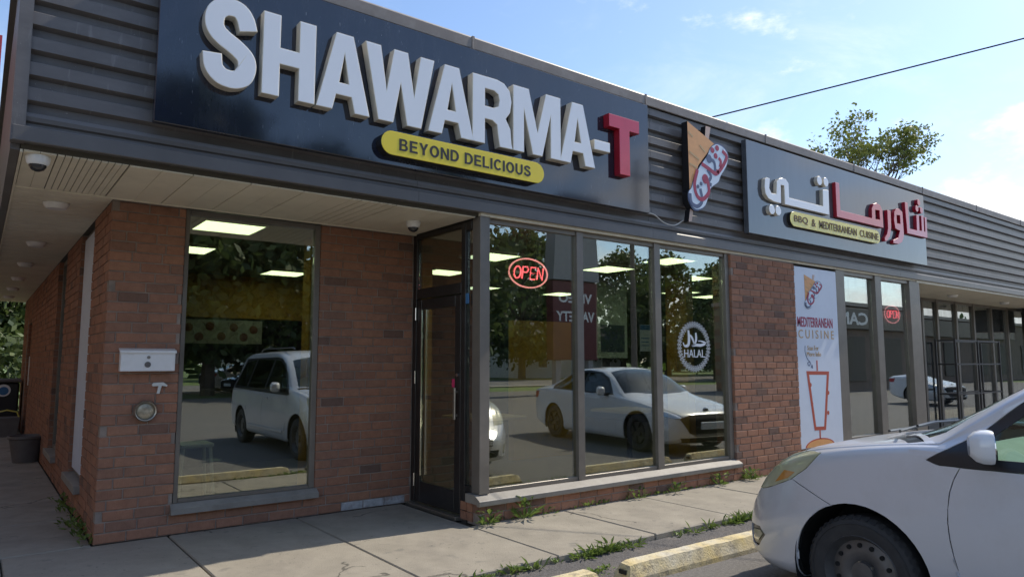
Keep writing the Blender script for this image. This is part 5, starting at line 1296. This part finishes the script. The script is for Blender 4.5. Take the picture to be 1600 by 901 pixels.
VAN=dict(half=.982,split={},
 stations=[0,.02,.05,.09,.14,.2,.27,.35,.44,.54,.65,.78,.92,1.06,1.2,1.34,1.48,1.62,1.78,1.95,2.12,2.3,2.5,2.75,3.0,3.3,3.6,3.9,4.2,4.5,4.65,4.78,4.88,4.96,5.02,5.06,5.08],
 zb=[(0,.34),(.05,.27),(.14,.23),(.4,.20),(1,.22),(4.2,.23),(4.8,.28),(5.08,.42)],
 w=[(0,.34),(.02,.42),(.05,.50),(.09,.585),(.14,.66),(.2,.73),(.27,.795),(.35,.855),(.6,.945),(1.0,.975),(1.6,.98),(4.0,.98),(4.7,.955),(4.96,.90),(5.06,.82),(5.08,.72)],
 wb=[(0,.32),(.05,.46),(.14,.615),(.27,.745),(.44,.825),(.7,.885),(1.1,.91),(1.5,.935),(2.2,.945),(4.0,.945),(4.7,.915),(4.96,.86),(5.08,.70)],
 zs=[(0,.46),(.05,.49),(.14,.55),(.2,.60),(.27,.67),(.35,.76),(.44,.84),(.66,.935),(.85,.985),(1.13,1.035),(1.42,1.065),(1.8,1.03),(2.5,1.03),(4.7,1.06),(5.0,.98),(5.08,.85)],
 we=[(0,.28),(.05,.44),(.14,.56),(.27,.655),(.44,.72),(.8,.78),(1.26,.83),(1.50,.865),(1.70,.835),(1.89,.80),(2.12,.765),(2.36,.735),(2.8,.715),(4.2,.70),(4.7,.69),(4.9,.72),(5.0,.74),(5.08,.62)],
 ze=[(0,.48),(.05,.51),(.14,.575),(.2,.63),(.27,.71),(.35,.80),(.44,.885),(.66,.985),(.9,1.03),(1.24,1.08),(1.49,1.115),(1.61,1.205),(1.75,1.31),(1.88,1.40),(2.11,1.53),(2.36,1.62),(2.8,1.685),(4.2,1.685),(4.6,1.64),(4.78,1.52),(4.92,1.28),(5.02,1.05),(5.08,.90)],
 zt=[(0,.50),(.05,.53),(.14,.60),(.2,.655),(.27,.735),(.35,.83),(.44,.908),(.54,.962),(.66,1.01),(.9,1.062),(1.08,1.078),(1.24,1.13),(1.49,1.262),(1.69,1.38),(1.88,1.48),(2.12,1.60),(2.36,1.685),(2.8,1.755),(3.8,1.75),(4.5,1.70),(4.75,1.57),(4.92,1.32),(5.02,1.08),(5.08,.92)],
 axles=(1.04,4.07),wheel_z=.325,wheel_r=.325,arch_r=.395,tyre_w=.215,rim='steel_black',steel=True,belt=1.02,cowl=1.1,seats=(2.1,3.1),mirror=(1.07,1.66,1.125),mirror_white=True,
 wipers=[[(-.62,-1.10,1.125),(-.2,-1.02,1.11),(.2,-1.0,1.115)],[(-.30,-1.13,1.14),(.1,-1.07,1.14),(.62,-1.18,1.14)],[(-.75,-1.22,1.14),(-.55,-1.13,1.125),(-.05,-1.08,1.135)]],
 parts=[
 ('windshield',[(-.80,1.40),(-.45,1.14),(0,1.07),(.45,1.14),(.80,1.40),(.66,2.12),(.3,2.20),(-.3,2.20),(-.66,2.12)],'Z',topf,'car_glass',.004,.004,.005),
 ('cowl_panel',[(-.84,1.385),(-.45,1.12),(0,1.05),(.45,1.12),(.84,1.385),(.84,1.30),(.45,1.0),(0,.93),(-.45,1.0),(-.84,1.30)],'Z',lambda f:f.normal.z>.4,'car_trim',.002,.012,.01),
 ('hood',[(-.55,.20),(-.70,.50),(-.765,.85),(-.815,1.29),(-.45,1.0),(0,.93),(.45,1.0),(.815,1.29),(.765,.85),(.70,.50),(.55,.20)],'Z',lambda f:f.normal.z>.3,'paint',.002,.0,.012),
 ('front_side_window',[(1.73,1.05),(2.70,1.065),(2.70,1.575),(2.42,1.555),(2.16,1.475),(1.99,1.38),(1.86,1.265),(1.75,1.17)],'X',sf,'car_glass',.002,.006,.004),
 ('sliding_door_window',[(2.80,1.065),(3.75,1.075),(3.75,1.585),(2.80,1.58)],'X',sf,'tint_glass',.002,.006,.004),
 ('rear_side_window',[(3.85,1.075),(4.62,1.09),(4.58,1.30),(4.42,1.53),(3.85,1.58)],'X',sf,'tint_glass',.002,.006,.004),
 ('window_trim',[(1.43,1.015),(1.50,.992),(4.72,1.03),(4.76,1.10),(4.50,1.60),(2.7,1.625),(2.38,1.60),(2.08,1.50),(1.86,1.335),(1.70,1.19)],'X',sf,'car_trim',.001,.003,.006),
 ('headlight',[(.24,.685),(.34,.70),(.45,.735),(.60,.80),(.71,.88),(.80,.985),(.66,.975),(.52,.94),(.40,.875),(.29,.78)],'X',lambda f:abs(f.calc_center_median().x)>.46,'lens',.002,-.003,.02),
 ('fog_lamp',[(.15,.32),(.26,.34),(.335,.405),(.30,.425),(.18,.40)],'X',sf,'lens',.003,.008,.01),
 ('fog_trim',[(.12,.29),(.28,.315),(.375,.41),(.32,.45),(.15,.43)],'X',sf,'car_trim',.002,.012,.01),
 ('grille',[(-.40,.44),(.40,.44),(.42,.52),(.36,.545),(-.36,.545),(-.42,.52)],'Y',frontf,'car_trim',.003,.015,.01),
 ('lower_intake',[(-.50,.29),(.50,.29),(.54,.38),(-.54,.38)],'Y',frontf,'car_trim',.003,.02,.01),
 ('front_bumper',[(-.1,.1),(1.0,.1),(.90,.69),(.615,.805),(.45,.745),(.30,.712),(-.1,.70)],'X',lambda f:True,'paint',.0025,.0,.012),
 ('front_door',[(1.60,.995),(1.568,.93),(1.547,.86),(1.536,.78),(1.534,.70),(1.540,.62),(1.552,.54),(1.567,.47),(1.583,.40),(1.60,.30),(2.74,.30),(2.76,1.03),(2.0,1.03)],'X',sf,'paint',.003,.0,.012),
 ('sliding_door',[(2.79,1.03),(2.77,.30),(3.62,.30),(3.70,.72),(3.78,1.04)],'X',sf,'paint',.003,.0,.012),
 ('rear_window',[(-.66,1.12),(.66,1.12),(.58,1.60),(-.58,1.60)],'Y',lambda f:f.normal.y<-.25,'tint_glass',.003,.004,.004),
 ('tail_light',[(4.86,.75),(5.02,.75),(4.98,1.12),(4.84,1.15)],'X',sf,'panel_red',.002,-.002,.01)])
VAN['split']={'front_bumper':False}
van=build_car('minivan','silver minivan with a yellowed headlight parked nose to the sidewalk',VAN,M['silver_paint'],(4.37,-2.12,-.10),R(.4),'minivan')
for sg in (1,-1):
    MB().bevbox(min(sg*.955,sg*.99),max(sg*.955,sg*.99),-3.55,-1.66,.36,.415,.012).build('body_moulding',M['silver_paint'],van)
    MB().bevbox(min(sg*.962,sg*1.0),max(sg*.962,sg*1.0),-2.62,-2.45,.90,.935,.008).build('door_handle',M['silver_paint'],van)
    MB().lathe([(0,.004),(.0,.0)],(0,0,0),'X',6) 
    hl=[o for o in van.children if o.name.startswith('headlight') and sum(v.co.x for v in o.data.vertices)*sg>0]
    if hl:
        bm=loft(VAN,1.0); fs=cut(bm,[(.47,.765),(.58,.805),(.635,.85),(.545,.85)],'X',lambda f:f.calc_center_median().x*sg>.4); nb=take(bm,fs,0,-.0045); REF[0]=None; bm.free(); to_obj(nb,'turn_signal',M['amber'],hl[0])
for k,z in enumerate((.465,.492,.518)): MB().bevbox(-.37,.37,-.012,.012,z-.007,z+.007,.003).build('grille_bar',M['silver_paint'],van)
MB().lathe([(0,.012),(.05,.012),(.06,.0),(.06,-.02)],(0,.01,.485),'Y',20).build('badge',M['chrome'],van)
for x in (-.52,.52): MB().tube([(x,-2.4,1.76),(x,-2.5,1.80),(x,-4.2,1.795),(x,-4.3,1.745)],.014,6).build('roof_rail',M['car_trim'],van)

SED=dict(half=.912,split={'front_bumper':False},
 stations=[0,.02,.05,.1,.16,.24,.34,.46,.6,.76,.95,1.15,1.35,1.5,1.65,1.82,2.0,2.2,2.45,2.7,2.95,3.2,3.45,3.7,3.9,4.1,4.3,4.45,4.56,4.63,4.67],
 zb=[(0,.30),(.1,.20),(.4,.17),(3.9,.18),(4.4,.26),(4.67,.40)],
 w=[(0,.48),(.02,.62),(.05,.70),(.1,.76),(.2,.82),(.4,.87),(.8,.90),(1.3,.91),(3.4,.91),(4.2,.88),(4.5,.82),(4.67,.66)],
 wb=[(0,.44),(.05,.64),(.16,.72),(.4,.80),(.8,.84),(1.3,.865),(3.4,.87),(4.2,.83),(4.56,.76),(4.67,.60)],
 zs=[(0,.50),(.05,.58),(.16,.645),(.4,.72),(.8,.81),(1.25,.875),(1.7,.90),(3.4,.955),(4.2,.965),(4.56,.93),(4.67,.80)],
 we=[(0,.38),(.05,.54),(.16,.62),(.4,.70),(.8,.75),(1.2,.79),(1.4,.80),(1.65,.74),(1.9,.69),(2.2,.64),(2.7,.61),(3.2,.60),(3.6,.63),(3.9,.68),(4.15,.70),(4.5,.66),(4.67,.52)],
 ze=[(0,.54),(.05,.62),(.16,.68),(.4,.755),(.8,.84),(1.2,.90),(1.4,.945),(1.65,1.10),(1.9,1.24),(2.2,1.345),(2.7,1.385),(3.1,1.355),(3.5,1.24),(3.9,1.08),(4.2,1.02),(4.55,.985),(4.67,.86)],
 zt=[(0,.58),(.05,.66),(.16,.715),(.4,.785),(.8,.88),(1.15,.945),(1.3,1.01),(1.5,1.14),(1.75,1.29),(2.0,1.385),(2.3,1.43),(2.7,1.435),(3.1,1.40),(3.5,1.28),(3.9,1.11),(4.2,1.05),(4.5,1.02),(4.67,.90)],
 axles=(.90,3.62),wheel_z=.325,wheel_r=.325,arch_r=.375,tyre_w=.21,rim='car_trim',steel=False,belt=.92,cowl=1.15,seats=(1.95,2.75),mirror=(.98,1.72,1.0),wipers=[],
 parts=[
 ('windshield',[(-.76,1.40),(-.4,1.22),(0,1.17),(.4,1.22),(.76,1.40),(.58,2.05),(-.58,2.05)],'Z',topf,'tint_glass',.003,.004,.005),
 ('hood',[(-.48,.16),(-.66,.42),(-.75,1.30),(-.4,1.15),(0,1.1),(.4,1.15),(.75,1.30),(.66,.42),(.48,.16)],'Z',lambda f:f.normal.z>.3,'paint',.002,.0,.01),
 ('front_side_window',[(1.72,.955),(2.62,.985),(2.62,1.33),(2.25,1.31),(1.95,1.20)],'X',sf,'tint_glass',.002,.005,.004),
 ('rear_side_window',[(2.70,.988),(3.55,1.01),(3.70,1.05),(3.35,1.24),(3.05,1.32),(2.70,1.335)],'X',sf,'tint_glass',.002,.005,.004),
 ('window_trim',[(1.62,.935),(3.72,.99),(3.80,1.05),(3.38,1.275),(3.05,1.355),(2.70,1.37),(2.24,1.345),(1.92,1.235)],'X',sf,'car_trim',.001,.002,.005),
 ('headlight',[(.07,.595),(.30,.64),(.52,.70),(.50,.745),(.28,.70),(.10,.65)],'X',lambda f:abs(f.calc_center_median().x)>.40,'chrome',.002,.0,.01),
 ('grille',[(-.66,.60),(-.5,.36),(.5,.36),(.66,.60),(.45,.655),(-.45,.655)],'Y',frontf,'car_trim',.002,.01,.01),
 ('lower_intake',[(-.6,.20),(.6,.20),(.68,.29),(-.68,.29)],'Y',frontf,'car_trim',.002,.01,.01),
 ('front_door',[(1.50,.88),(1.46,.60),(1.52,.24),(2.62,.24),(2.66,.97)],'X',sf,'paint',.003,0,.01),
 ('rear_door',[(2.69,.97),(2.65,.24),(3.15,.24),(3.4,.62),(3.62,.99)],'X',sf,'paint',.003,0,.01),
 ('rear_window',[(-.52,3.05),(.52,3.05),(.58,3.85),(-.58,3.85)],'Z',topf,'tint_glass',.003,.004,.004),
 ('tail_light',[(4.35,.78),(4.62,.78),(4.62,.90),(4.30,.92)],'X',sf,'panel_red',.002,0,.01)])
sed=build_car('sedan','white sedan with a dark grille parked beyond the minivan, mirrored in the bay windows',SED,M['white_paint'],(9.20,-1.98,-.10),R(9),'sedan')
MB().bevbox(-.26,.26,-.03,.02,.42,.54,.006).build('licence_plate',M['sky_print'],sed); MB().lathe([(0,.02),(.06,.015),(.075,.0)],(0,-.16,.70),'Y',16).build('badge',M['chrome'],sed)
def recolour(o,mt):
    for c in o.children:
        if c.type=='MESH' and M['white_paint'] in list(c.data.materials):
            c.data=c.data.copy()
            for i,mm in enumerate(c.data.materials):
                if mm==M['white_paint']: c.data.materials[i]=mt
        recolour(c,mt)
c=copy_tree(sed); c.location=(26.4,-2.3,-.1); c['label']='white car parked at the far right, mirrored in the dusty storefront'
c=copy_tree(sed); c.location=(8.6,-26.0,-.1); c.rotation_euler=(0,0,R(75)); c['label']='dark car standing across the lot, mirrored at the left of the tall window'; recolour(c,M['dark_paint'])
c=copy_tree(sed); c.location=(13.2,-30.5,-.1); c.rotation_euler=(0,0,R(-95)); c['label']='white car passing on the road, mirrored in the tall window'
